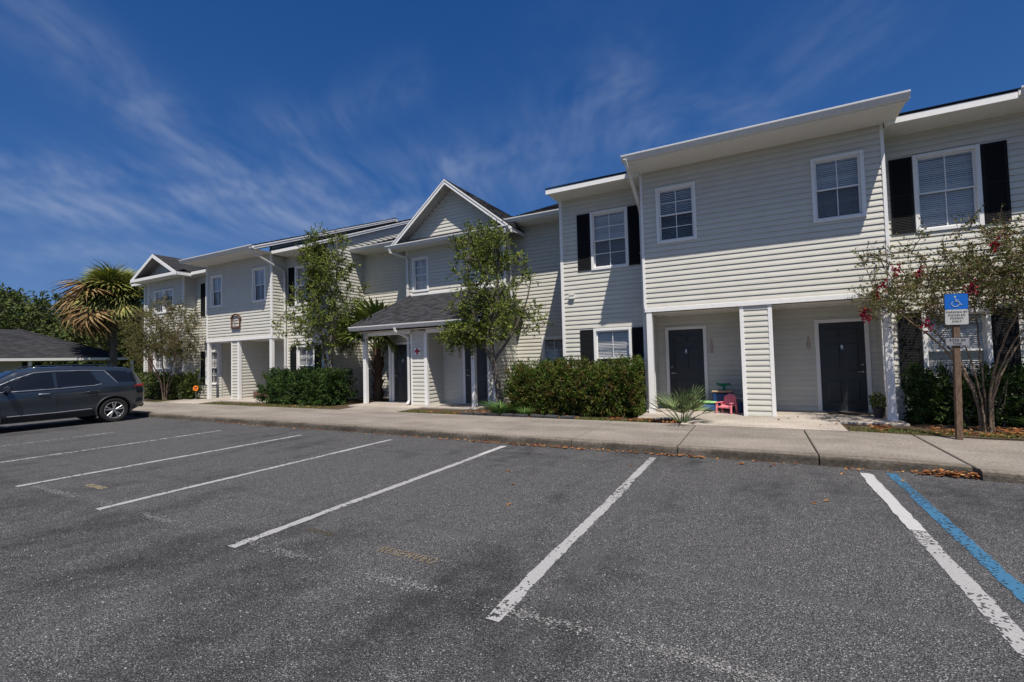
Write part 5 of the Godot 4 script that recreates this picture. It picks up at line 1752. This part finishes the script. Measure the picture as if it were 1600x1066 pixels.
# ---------------------------------------------------------------- parked car
func interp(tab: Array, z: float) -> float:
	if z <= tab[0][0]: return tab[0][1]
	for i in tab.size() - 1:
		if z <= tab[i + 1][0]:
			var f: float = (z - tab[i][0]) / (tab[i + 1][0] - tab[i][0])
			f = f * f * (3.0 - 2.0 * f) * 0.35 + f * 0.65
			return lerpf(tab[i][1], tab[i + 1][1], f)
	return tab[-1][1]

func in_poly(p: Vector2, poly: PackedVector2Array) -> bool:
	return Geometry2D.is_point_in_polygon(p, poly)

func car() -> void:
	var t := thing("parked_car", "dark blue-grey sport utility vehicle parked tail to the kerb", "car", Vector3(-18.68, 0, 0.18))
	# local axes: z from the tail (0) to the nose (4.95), x half width to +0.98
	var paint := mat(lin(.022, .032, .047), 0.22, 0.35, 0.6)
	paint.clearcoat_enabled = true
	paint.clearcoat = 1.0
	paint.clearcoat_roughness = 0.04
	var clad := mat(lin(.022, .023, .025), 0.5)
	var glass := mat(lin(.006, .007, .009), 0.04, 0.0, 0.6)
	var chrome := mat(lin(.42, .43, .45), 0.42, 0.75)
	var tyre_m := mat(lin(.012, .012, .012), 0.85)
	var top := [[0.0, 1.02], [0.05, 1.20], [0.16, 1.46], [0.30, 1.655], [0.50, 1.70], [1.0, 1.735], [1.8, 1.755], [2.5, 1.74], [2.95, 1.66], [3.35, 1.45], [3.75, 1.20], [4.0, 1.12], [4.5, 1.05], [4.8, 0.95], [4.95, 0.72]]
	var belt := [[0.0, 0.98], [0.1, 1.10], [0.4, 1.165], [1.0, 1.16], [2.0, 1.10], [3.0, 1.06], [3.6, 1.04], [4.0, 1.02], [4.5, 0.96], [4.8, 0.86], [4.95, 0.66]]
	var wid := [[0.0, 0.80], [0.08, 0.88], [0.3, 0.955], [0.8, 0.985], [2.5, 0.985], [4.2, 0.975], [4.6, 0.90], [4.85, 0.76], [4.95, 0.60]]
	var bot := [[0.0, 0.50], [0.12, 0.42], [0.45, 0.30], [0.8, 0.27], [4.2, 0.27], [4.7, 0.30], [4.95, 0.40]]
	var zs := []
	var z := 0.0
	while z < 4.951:
		zs.push_back(z)
		z += 0.02 if z < 0.5 else 0.033
	var rows := 44
	var grid := []
	for zz in zs:
		var T := interp(top, zz)
		var B := minf(interp(belt, zz), T - 0.02)
		var W := interp(wid, zz)
		var Y0 := interp(bot, zz)
		var green := clampf((T - B) / 0.55, 0.0, 1.0)
		var pts := []
		# section: sill, lower door, shoulder, belt, pillar top, roof edge, centre
		var ctrl := [Vector2(W - 0.09, Y0), Vector2(W - 0.03, lerpf(Y0, B, 0.18)), Vector2(W - 0.022, lerpf(Y0, B, 0.42)), Vector2(W + 0.004, lerpf(Y0, B, 0.70)), Vector2(W - 0.006, lerpf(Y0, B, 0.90)), Vector2(W - 0.035, B), Vector2(lerpf(W - 0.06, W - 0.20, green), lerpf(B, T, 0.62)), Vector2(lerpf(W - 0.14, W - 0.29, green), lerpf(B, T, 0.90)), Vector2((W - 0.30) * 0.86, lerpf(B, T, 0.985)), Vector2((W - 0.3) * 0.45, T), Vector2(0, T + 0.005)]
		for k in rows + 1:
			var u := float(k) / rows * (ctrl.size() - 1)
			var i := mini(int(u), ctrl.size() - 2)
			var f := u - i
			var p0: Vector2 = ctrl[maxi(i - 1, 0)]
			var p1: Vector2 = ctrl[i]
			var p2: Vector2 = ctrl[i + 1]
			var p3: Vector2 = ctrl[mini(i + 2, ctrl.size() - 1)]
			pts.push_back(p1.cubic_interpolate(p2, p0, p3, f))
		grid.push_back(pts)
	# windows in (z,y)
	var wins := {
		"rear_side_window": PackedVector2Array([Vector2(.30, 1.23), Vector2(.34, 1.52), Vector2(.62, 1.57), Vector2(1.02, 1.58), Vector2(.78, 1.215)]),
		"rear_door_window": PackedVector2Array([Vector2(1.20, 1.20), Vector2(1.40, 1.58), Vector2(2.18, 1.60), Vector2(2.18, 1.13), Vector2(1.35, 1.17)]),
		"front_door_window": PackedVector2Array([Vector2(2.26, 1.125), Vector2(2.26, 1.60), Vector2(2.62, 1.575), Vector2(3.30, 1.27), Vector2(3.42, 1.13), Vector2(3.40, 1.09)])}
	var arches := [[0.87, 0.37, 0.435], [3.77, 0.37, 0.435]]
	var bodies := {"body": MB.new(), "cladding": MB.new(), "windscreen": MB.new(), "rear_window": MB.new()}
	var far_glass := {}
	for k in wins:
		bodies[k] = MB.new(); far_glass[k] = MB.new()
	for i in zs.size() - 1:
		for k in rows:
			var a: Vector2 = grid[i][k]; var b: Vector2 = grid[i][k + 1]
			var c: Vector2 = grid[i + 1][k + 1]; var d: Vector2 = grid[i + 1][k]
			var zc: float = (zs[i] + zs[i + 1]) * 0.5
			var yc := (a.y + b.y + c.y + d.y) * 0.25
			var xc := (a.x + b.x) * 0.5
			var skip := false
			for ar in arches:
				if Vector2(zc - ar[0], yc - ar[1]).length() < ar[2] and xc > 0.5: skip = true
			if skip: continue
			var key := "body"
			if yc < 0.40 and xc > 0.6: key = "cladding"
			for w in wins:
				if xc > 0.4 and in_poly(Vector2(zc, yc), wins[w]): key = w
			var T := interp(top, zc)
			if xc < 0.66 and zc > 2.93 and zc < 3.72 and yc > T - 0.08: key = "windscreen"
			if xc < 0.66 and zc < 0.27 and yc > 1.22 and yc > T - 0.10: key = "rear_window"
			var mb: MB = bodies[key]
			for s in [1.0, -1.0]:
				var P := [Vector3(a.x * s, a.y, zs[i]), Vector3(d.x * s, d.y, zs[i + 1]), Vector3(c.x * s, c.y, zs[i + 1]), Vector3(b.x * s, b.y, zs[i])]
				var N := []
				for q in [[i, k], [i + 1, k], [i + 1, k + 1], [i, k + 1]]:
					var i0 := maxi(q[0] - 1, 0)
					var i1 := mini(q[0] + 1, zs.size() - 1)
					var k0 := maxi(q[1] - 1, 0)
					var k1 := mini(q[1] + 1, rows)
					var dz := Vector3(grid[i1][q[1]].x - grid[i0][q[1]].x, grid[i1][q[1]].y - grid[i0][q[1]].y, zs[i1] - zs[i0])
					var dk := Vector3(grid[q[0]][k1].x - grid[q[0]][k0].x, grid[q[0]][k1].y - grid[q[0]][k0].y, 0)
					var nn := dk.cross(dz).normalized()
					if nn.dot(Vector3(1, 0.6, 0)) < 0: nn = -nn
					N.push_back(Vector3(nn.x * s, nn.y, nn.z))
				if s < 0 and far_glass.has(key): mb = far_glass[key]
				if s > 0: mb.squad([P[0], P[3], P[2], P[1]], [N[0], N[3], N[2], N[1]])
				else: mb.squad(P, N)
	# tail panel and nose, floor
	var bm: MB = bodies.body
	for e in [0, zs.size() - 1]:
		for k in rows:
			var a: Vector2 = grid[e][k]; var b: Vector2 = grid[e][k + 1]
			bm.quad(Vector3(a.x, a.y, zs[e]), Vector3(b.x, b.y, zs[e]), Vector3(-b.x, b.y, zs[e]), Vector3(-a.x, a.y, zs[e]))
	var body := put(bm, "body", paint, t)
	var cl: MB = bodies.cladding
	cl.bx(-.86, .86, .24, .30, .5, 4.6)
	for ar in arches: # arch lip and inner well
		for s in [1.0, -1.0]:
			var P := []
			var R := []
			for q in 25:
				var an := lerpf(-0.28, PI + 0.28, q / 24.0)
				P.push_back(Vector3(s * 0.968, ar[1] + sin(an) * (ar[2] + 0.012), ar[0] + cos(an) * (ar[2] + 0.012))); R.push_back(0.028)
			cl.tube(P, R, 6)
			for q in 16:
				var a0 := lerpf(-0.3, PI + 0.3, q / 16.0)
				var a1 := lerpf(-0.3, PI + 0.3, (q + 1) / 16.0)
				var f := func(an: float, x: float) -> Vector3: return Vector3(s * x, ar[1] + sin(an) * ar[2], ar[0] + cos(an) * ar[2])
				cl.quad(f.call(a0, .96), f.call(a1, .96), f.call(a1, .5), f.call(a0, .5))
	put(cl, "cladding", clad, t)
	for w in ["rear_side_window", "rear_door_window", "front_door_window", "windscreen", "rear_window"]:
		put(bodies[w], w, glass, t)
		if far_glass.has(w): put(far_glass[w], w, glass, t)
	# bright trim round the side glass and along the sills, on both sides
	var surf_x := func(zq: float, yq: float) -> float:
		var i := clampi(int(zq / 4.95 * (zs.size() - 1)), 0, zs.size() - 2)
		while i < zs.size() - 2 and zs[i + 1] < zq: i += 1
		while i > 0 and zs[i] > zq: i -= 1
		var best := 0.9
		var bd := 9.0
		for k in rows + 1:
			var p: Vector2 = grid[i][k]
			if p.x > 0.3 and absf(p.y - yq) < bd:
				bd = absf(p.y - yq); best = p.x
		return best
	var lines := [[Vector2(.78, 1.205), Vector2(1.04, 1.585)], [Vector2(1.18, 1.195), Vector2(1.35, 1.16), Vector2(2.2, 1.115), Vector2(2.9, 1.095), Vector2(3.42, 1.085)], [Vector2(1.04, 1.60), Vector2(1.6, 1.615), Vector2(2.2, 1.62), Vector2(2.62, 1.59), Vector2(3.0, 1.44), Vector2(3.32, 1.275), Vector2(3.48, 1.13)], [Vector2(1.42, .47), Vector2(2.2, .44), Vector2(3.2, .43)]]
	var cm := MB.new()
	for s in [1.0, -1.0]:
		for l in lines:
			var P := []
			var R := []
			for j in l.size() - 1:
				for q in 8:
					var p: Vector2 = l[j].lerp(l[j + 1], q / 8.0)
					P.push_back(Vector3(s * (surf_x.call(p.x, p.y) + 0.004), p.y, p.x)); R.push_back(0.012)
			var pe: Vector2 = l[-1]
			P.push_back(Vector3(s * (surf_x.call(pe.x, pe.y) + 0.004), pe.y, pe.x)); R.push_back(0.012)
			cm.tube(P, R, 5)
	put(cm, "bright_trim", chrome, t)
	# door seams, handles, fuel flap line
	var dm := MB.new()
	for s in [1.0, -1.0]:
		for l in [[Vector2(2.22, .42), Vector2(2.22, 1.12)], [Vector2(3.32, .42), Vector2(3.38, 1.08)], [Vector2(1.32, .85), Vector2(1.20, 1.17)]]:
			var P := []
			var R := []
			for q in 13:
				var p: Vector2 = l[0].lerp(l[1], q / 12.0)
				P.push_back(Vector3(s * (surf_x.call(p.x, p.y) + 0.0005), p.y, p.x)); R.push_back(0.005)
			dm.tube(P, R, 4)
	put(dm, "door_seams", M.dark, t)
	for s in [1.0, -1.0]:
		for hz in [1.42, 2.48]:
			var hm := MB.new()
			var hx: float = surf_x.call(hz, 0.98)
			hm.tube([Vector3(s * (hx - .005), .985, hz - .11), Vector3(s * (hx + .035), .99, hz - .08), Vector3(s * (hx + .035), .99, hz + .08), Vector3(s * (hx - .005), .985, hz + .11)], [.016, .017, .017, .016], 6)
			put(hm, "door_handle", chrome if hz > 2 else paint, t)
		var mm := MB.new()
		mm.cbox(Vector3(s * 1.06, 1.16, 3.22), Vector3(.24, .17, .13), .045)
		mm.tube([Vector3(s * .92, 1.08, 3.26), Vector3(s * 1.02, 1.12, 3.24)], [.03, .03], 6)
		put(mm, "mirror", paint, t)
		var tl := MB.new()
		var P := []
		var R := []
		for q in 7:
			var zq := lerpf(.03, .34, q / 6.0)
			P.push_back(Vector3(s * (surf_x.call(zq, 1.10) + .0), 1.10 - q * .004, zq)); R.push_back(lerpf(.06, .022, q / 6.0))
		tl.tube(P, R, 8)
		put(tl, "tail_light", mat(lin(.22, .006, .008), .12), t)
		var hl := MB.new()
		hl.cbox(Vector3(s * .66, .80, 4.74), Vector3(.26, .16, .16), .04)
		put(hl, "headlight", mat(lin(.6, .62, .64), .08), t)
		var rr := MB.new()
		rr.tube([Vector3(s * .60, 1.70, .75), Vector3(s * .62, 1.775, .85), Vector3(s * .63, 1.80, 1.7), Vector3(s * .62, 1.775, 2.5), Vector3(s * .60, 1.72, 2.6)], [.014, .018, .018, .018, .014], 6)
		put(rr, "roof_rail", paint, t)
	var bp := MB.new()
	bp.cbox(Vector3(0, .47, .04), Vector3(1.5, .16, .12), .05)
	put(bp, "rear_bumper", clad, t)
	var np := MB.new()
	np.cbox(Vector3(0, .80, -.005), Vector3(.32, .16, .02), .004)
	put(np, "number_plate", M.white, t)
	for ar in arches:
		for s in [1.0, -1.0]:
			var ce := Vector3(s * .86, .37, ar[0])
			var wm := MB.new()
			var prof := [Vector2(.10, .24), Vector2(.12, .30), Vector2(.118, .345), Vector2(.095, .37), Vector2(-.095, .37), Vector2(-.12, .345), Vector2(-.12, .24)]
			var n := 36
			for q in n:
				for j in prof.size() - 1:
					var f := func(an: float, p: Vector2) -> Vector3: return ce + Vector3(s * p.x, sin(an) * p.y, cos(an) * p.y)
					var a0 := TAU * q / n
					var a1 := TAU * (q + 1) / n
					if s > 0: wm.quad(f.call(a0, prof[j]), f.call(a0, prof[j + 1]), f.call(a1, prof[j + 1]), f.call(a1, prof[j]))
					else: wm.quad(f.call(a0, prof[j]), f.call(a1, prof[j]), f.call(a1, prof[j + 1]), f.call(a0, prof[j + 1]))
			var wnode := put(wm, "wheel", tyre_m, t)
			var rm := MB.new()
			var tor := []
			var rr2 := []
			for q in 33:
				var an := TAU * q / 32.0
				tor.push_back(ce + Vector3(s * .095, sin(an) * .245, cos(an) * .245)); rr2.push_back(.014)
			rm.tube(tor, rr2, 6)
			for q in 5: # five pairs of spokes
				for tw in [-.16, .16]:
					var an: float = TAU * q / 5.0 + .3
					var h := ce + Vector3(s * .085, sin(an + tw * .7) * .05, cos(an + tw * .7) * .05)
					var e := ce + Vector3(s * .10, sin(an + tw * 1.25) * .24, cos(an + tw * 1.25) * .24)
					var dr := (e - h).normalized()
					rm.cbox((h + e) * .5, Vector3(.025, .034, (e - h).length()), .006, Basis(Vector3(1, 0, 0), dr.cross(Vector3(1, 0, 0)), dr))
			rm.tube([ce + Vector3(s * .06, 0, 0), ce + Vector3(s * .105, 0, 0)], [.062, .05], 14)
			put(rm, "rim", chrome, wnode)
			var bk := MB.new()
			bk.tube([ce + Vector3(s * .01, 0, 0), ce + Vector3(s * .03, 0, 0)], [.24, .24], 24)
			put(bk, "brake_disc", M.dark, wnode)

# ---------------------------------------------------------------- small things
func small_things() -> void:
	sign_post()
	toys()
	# address plaque on the left bay
	var pq := thing("address_plaque", "brown framed address plaque with arched top on the left bay siding", "plaque", Vector3(-19.94, 3.56, -4.12))
	var mb := MB.new()
	var arch := PackedVector2Array([Vector2(-.30, -.28), Vector2(.30, -.28), Vector2(.30, .16)])
	for k in 9:
		var an := lerpf(.62, PI - .62, k / 8.0)
		arch.push_back(Vector2(cos(an) * .37, -.05 + sin(an) * .345))
	arch.push_back(Vector2(-.30, .16))
	mb.prism(arch, Vector3.ZERO, Vector3.RIGHT, Vector3.UP, Vector3(0, 0, .03))
	mb.cbox(Vector3(0, -.27, .03), Vector3(.62, .06, .07), .01)
	for k in 10:
		var an := lerpf(.5, PI - .5, k / 10.0)
		var an2 := lerpf(.5, PI - .5, (k + 1) / 10.0)
		mb.tube([Vector3(cos(an) * .40, -.05 + sin(an) * .37, .035), Vector3(cos(an2) * .40, -.05 + sin(an2) * .37, .035)], [.035, .035], 6)
	for s in [-1.0, 1.0]: mb.cbox(Vector3(s * .285, -.05, .035), Vector3(.05, .42, .05), .01)
	put(mb, "frame", mat(lin(.10, .035, .022), .6), pq)
	mb = MB.new()
	var face := PackedVector2Array()
	for p in arch: face.push_back(p * .84)
	mb.prism(face, Vector3(0, 0, .031), Vector3.RIGHT, Vector3.UP, Vector3(0, 0, .01))
	put(mb, "face", mat(lin(.50, .40, .36), .6), pq)
	mb = MB.new()
	var dk := mat(lin(.10, .06, .05), .6)
	mb.tube([Vector3(-.03, .13, .044), Vector3(.0, .19, .044), Vector3(.03, .13, .044), Vector3(-.03, .13, .044)], [.009, .009, .009, .009], 4)
	for l in [[-.14, -.03, .02], [.0, .14, .05], [-.17, -.06, -.03], [-.04, .02, -.03], [-.17, -.12, -.10], [-.10, .0, -.10], [.06, .15, -.10]]:
		mb.cbox(Vector3((l[0] + l[1]) * .5, l[2], .043), Vector3(l[1] - l[0], .028, .006), .002)
	put(mb, "lettering", dk, pq)
	# fire service sign on the porch column
	var fs := thing("fire_sign", "small white square sign with red cross-shaped emblem on the porch column", "sign", Vector3(-10.03, 1.98, -4.17))
	mb = MB.new()
	mb.cbox(Vector3.ZERO, Vector3(.26, .26, .006), .002)
	put(mb, "plate", M.white, fs)
	mb = MB.new()
	for k in 4:
		var b := Basis(Vector3.BACK, k * PI / 2)
		mb.prism(PackedVector2Array([Vector2(-.025, .02), Vector2(.025, .02), Vector2(.05, .112), Vector2(0, .102), Vector2(-.05, .112)]), Vector3(0, 0, .0032), b.x, b.y, Vector3(0, 0, .002))
	mb.tube([Vector3(0, 0, .0032), Vector3(0, 0, .0055)], [.062, .062], 20)
	put(mb, "emblem", mat(lin(.30, .015, .03), .5), fs)
	# round orange yard sign
	var ys := thing("yard_sign", "small round orange sign on a thin stake in front of the dark hedge", "sign", Vector3(-22.35, .12, -3.75))
	mb = MB.new()
	mb.tube([Vector3.ZERO, Vector3(0, .42, 0)], [.008, .008], 6)
	put(mb, "stake", M.metal, ys)
	mb = MB.new()
	var oct := PackedVector2Array()
	for k in 16: oct.push_back(Vector2(cos(TAU * k / 16) * .12, .56 + sin(TAU * k / 16) * .125))
	mb.prism(oct, Vector3(0, 0, .009), Vector3(.85, 0, -.5), Vector3.UP, Vector3(.003, 0, .005))
	put(mb, "plate", mat(lin(.80, .20, .02), .5), ys)
	mb = MB.new()
	mb.cbox(Vector3(.012, .60, .02), Vector3(.12, .03, .004), .001, Basis(Vector3.UP, .53))
	mb.cbox(Vector3(.012, .53, .02), Vector3(.09, .02, .004), .001, Basis(Vector3.UP, .53))
	put(mb, "lettering", M.dark, ys)
	# potted plant by the right post
	var pp := thing("potted_plant", "small leafy plant in a dark pot beside the right porch post", "plant pot", Vector3(2.28, .178, -4.62))
	mb = MB.new()
	mb.tube([Vector3(0, 0, 0), Vector3(0, .02, 0), Vector3(0, .2, 0), Vector3(0, .22, 0)], [.08, .085, .115, .125], 16)
	put(mb, "pot", mat(lin(.05, .035, .03), .7), pp)
	mb = MB.new()
	for k in 420:
		var d := rdir()
		put_leaf(mb, Vector3(0, .36, 0) + Vector3(d.x * .15, d.y * .17, d.z * .15) * pow(rng.randf(), .4), d, .06, G_HOLLY)
	put(mb, "foliage", M.leaf, pp)
	# bed edging blocks
	var bm := MB.new()
	bm.cbox(Vector3.ZERO, Vector3(.36, .09, .17), .02)
	var bmesh := bm.mesh(tri(mat(Color.WHITE, .9), noise_tex(FastNoiseLite.TYPE_SIMPLEX_SMOOTH, .08, [lin(.02, .021, .024), lin(.055, .056, .06)], [.3, .7], 256, 95), 2.0))
	for k in 8:
		var o := MeshInstance3D.new()
		o.mesh = bmesh
		o.name = numbered("edging_block")
		add_child(o)
		o.position = Vector3(-7.15 + k * .42 + rng.randfn(0, .01), .16, -2.78 + rng.randfn(0, .012))
		o.rotation = Vector3(rng.randfn(0, .04), rng.randfn(0, .06), rng.randfn(0, .03))
		tag(o, "dark edging block in the row along the bed below the leaning tree", "edging block", "row of edging blocks")
	# door mats
	for a in [[1.81, -5.25, .8], [-1.74, -5.3, .75]]:
		mb = MB.new()
		mb.cbox(Vector3(0, .008, 0), Vector3(a[2], .016, .45), .005)
		var o := put(mb, "door_mat", tri(mat(lin(.05, .03, .02), .98), grain(.4, .5, 256, 97), 3.0), null, Vector3(a[0], .176, a[1]))
		tag(o, "dark brown mat at the door beside the potted plant" if a[0] > 0 else "dark mat at the door behind the palmetto and toys", "door mat")

func sign_post() -> void:
	var t := thing("parking_sign", "blue and white accessible parking sign on a weathered wooden post", "sign", Vector3(2.93, .12, -2.38))
	var mb := MB.new()
	mb.cbox(Vector3(0, .98, 0), Vector3(.085, 1.98, .085), .008)
	t.rotation.z = -.022
	put(mb, "post", M.wood, t)
	var S := .155
	var rp := func(w: float, y0: float, y1: float, r: float) -> PackedVector2Array:
		var p := PackedVector2Array()
		for c in [[w - r, y0 + r, -PI / 2], [w - r, y1 - r, 0.0], [-w + r, y1 - r, PI / 2], [-w + r, y0 + r, PI]]:
			for k in 5:
				var an: float = c[2] + k * PI / 8
				p.push_back(Vector2(c[0] + cos(an) * r, c[1] + sin(an) * r))
		return p
	mb = MB.new()
	mb.prism(rp.call(S, 1.91, 2.44, .03), Vector3(0, 0, .048), Vector3.RIGHT, Vector3.UP, Vector3(0, 0, .0105))
	var plate := put(mb, "sign_plate", mat(lin(.02, .02, .02), .5), t)
	mb = MB.new()
	mb.prism(rp.call(S - .008, 1.918, 2.17, .022), Vector3(0, 0, .0585), Vector3.RIGHT, Vector3.UP, Vector3(0, 0, .001))
	put(mb, "white_field", tri(mat(lin(.55, .55, .53), .45), grain(.05, .7, 256, 98), 3.0), plate)
	mb = MB.new()
	mb.prism(rp.call(S - .008, 2.172, 2.432, .022), Vector3(0, 0, .0585), Vector3.RIGHT, Vector3.UP, Vector3(0, 0, .001))
	put(mb, "blue_field", mat(lin(.005, .115, .48), .4), plate)
	var wht := mat(lin(.42, .46, .40), .5)
	mb = MB.new()
	var arc := []
	var rad := []
	for k in 13:
		var an := lerpf(2.3, 2.3 + 4.0, k / 12.0)
		arc.push_back(Vector3(-.012 + cos(an) * .048, 2.265 + sin(an) * .048, .061)); rad.push_back(.0055)
	mb.tube(arc, rad, 5)
	mb.tube([Vector3(-.012, 2.355, .061), Vector3(-.008, 2.30, .061), Vector3(.035, 2.295, .061), Vector3(.055, 2.245, .061), Vector3(.075, 2.255, .061)], [.0065, .0065, .0065, .0065, .005], 5)
	mb.tube([Vector3(-.008, 2.325, .061), Vector3(.028, 2.323, .061)], [.005, .005], 5)
	mb.tube([Vector3(-.014, 2.385, .059), Vector3(-.014, 2.385, .062)], [.015, .015], 12)
	put(mb, "wheelchair_symbol", wht, plate)
	var blk := mat(lin(.03, .03, .035), .6)
	var y := 2.125
	for s in ["PARKING BY", "DISABLED", "PERMIT", "ONLY"]:
		inst(text_mesh(s, .034, .001, blk), "lettering", plate).position = Vector3(0, y, .0605)
		y -= .052
	mb = MB.new()
	mb.prism(rp.call(S, 1.56, 1.70, .025), Vector3(0, 0, .048), Vector3.RIGHT, Vector3.UP, Vector3(0, 0, .0105))
	var p2 := put(mb, "fine_plate", mat(lin(.03, .03, .035), .5), t)
	mb = MB.new()
	mb.prism(rp.call(S - .007, 1.567, 1.693, .02), Vector3(0, 0, .0585), Vector3.RIGHT, Vector3.UP, Vector3(0, 0, .001))
	put(mb, "field", tri(mat(lin(.30, .31, .33), .5), grain(.05, .7, 256, 99), 3.0), p2)
	inst(text_mesh("$250.00", .042, .001, blk), "lettering", p2).position = Vector3(0, 1.655, .0605)
	inst(text_mesh("FINE", .036, .001, blk), "lettering", p2).position = Vector3(0, 1.598, .0605)

func toys() -> void:
	# child's slatted chair
	var t := thing("toy_chair", "small pink plastic slat-backed child's chair on the porch", "chair", Vector3(-.72, .178, -4.62))
	t.rotation.y = -.45
	t.scale = Vector3.ONE * .9
	var pink := mat(lin(.80, .24, .28), .45)
	pink.subsurf_scatter_enabled = true
	pink.subsurf_scatter_strength = .1
	var mb := MB.new()
	for k in 5: mb.cbox(Vector3(-.14 + k * .07, .185 - .0, 0), Vector3(.058, .018, .30), .006, Basis(Vector3.RIGHT, .10))
	mb.cbox(Vector3(0, .17, .15), Vector3(.36, .05, .022), .008)
	put(mb, "seat", pink, t)
	mb = MB.new()
	var lean := Basis(Vector3.RIGHT, -.30)
	for k in 7:
		var x := -.15 + k * .05
		var h := .34 - .05 * pow(absf(x) / .15, 2.0) * 1.4
		mb.cbox(Vector3(0, .19, -.14) + lean * Vector3(x, h * .5, 0), Vector3(.042, h, .016), .007, lean)
	mb.cbox(Vector3(0, .19, -.14) + lean * Vector3(0, .16, -.012), Vector3(.34, .03, .014), .005, lean)
	mb.cbox(Vector3(0, .19, -.14) + lean * Vector3(0, .03, 0), Vector3(.35, .035, .02), .005, lean)
	put(mb, "backrest", pink, t)
	for s in [-1.0, 1.0]:
		mb = MB.new()
		mb.cbox(Vector3(s * .205, .285, .01), Vector3(.065, .02, .36), .008)
		put(mb, "armrest", pink, t)
		for zz in [.15, -.13]:
			mb = MB.new()
			var hh := .275 if zz > 0 else .28
			mb.cbox(Vector3(s * .205, hh * .5, zz), Vector3(.04, hh, .055), .01, Basis(Vector3.RIGHT, -.06 if zz > 0 else .14))
			put(mb, "leg", pink, t)
	# play table
	var p := thing("play_table", "child's play table with tan top and dark blue base behind the pink chair", "table", Vector3(-.83, .178, -5.18))
	var navy := mat(lin(.012, .045, .15), .45)
	mb = MB.new()
	mb.cbox(Vector3(0, .50, 0), Vector3(.52, .045, .40), .018)
	put(mb, "table_top", mat(lin(.42, .30, .19), .55), p)
	mb = MB.new()
	mb.cbox(Vector3(0, .30, 0), Vector3(.38, .33, .30), .03)
	put(mb, "bin", navy, p)
	for sx in [-1.0, 1.0]:
		for sz in [-1.0, 1.0]:
			mb = MB.new()
			mb.tube([Vector3(sx * .21, 0, sz * .15), Vector3(sx * .18, .48, sz * .13)], [.045, .055], 10)
			put(mb, "leg", navy, p)
	# green toy on the table
	var g := thing("toy_tree", "small green plastic toy tree standing on the play table", "toy", Vector3(-.80, .704, -5.16))
	var gr := mat(lin(.01, .22, .12), .45)
	mb = MB.new()
	mb.tube([Vector3.ZERO, Vector3(0, .03, 0), Vector3(0, .09, 0)], [.06, .03, .02], 10)
	put(mb, "base", gr, g)
	mb = MB.new()
	for k in 9:
		var a := k * .7
		var d := Vector3(cos(a), 0, sin(a) * .6)
		mb.tube([Vector3(0, .07, 0), d * .08 + Vector3(0, .15, 0), d * .19 + Vector3(0, .12 + .03 * (k % 3), 0)], [.016, .026, .012], 7)
	put(mb, "branches", gr, g)
	# blue toy box with green lid
	var b := thing("toy_box", "blue toy bin with light green lid beside the pink chair", "toy box", Vector3(-1.18, .178, -5.05))
	mb = MB.new()
	mb.cbox(Vector3(0, .10, 0), Vector3(.42, .20, .32), .05)
	put(mb, "bin", mat(lin(.02, .10, .30), .45), b)
	mb = MB.new()
	mb.cbox(Vector3(0, .225, 0), Vector3(.45, .05, .35), .022)
	put(mb, "lid", mat(lin(.30, .62, .22), .45), b)
	var c := thing("toy_bucket", "dark blue plastic bucket against the porch column", "bucket", Vector3(-.44, .178, -4.85))
	mb = MB.new()
	mb.tube([Vector3.ZERO, Vector3(0, .01, 0), Vector3(0, .24, 0), Vector3(0, .26, 0)], [.085, .09, .115, .12], 16)
	put(mb, "bucket_body", navy, c)
	mb = MB.new()
	var hp := []
	var hr := []
	for k in 9:
		var an := PI * k / 8.0
		hp.push_back(Vector3(cos(an) * .115, .25 + sin(an) * .10, 0)); hr.push_back(.006)
	mb.tube(hp, hr, 5)
	put(mb, "bucket_handle", M.white, c)
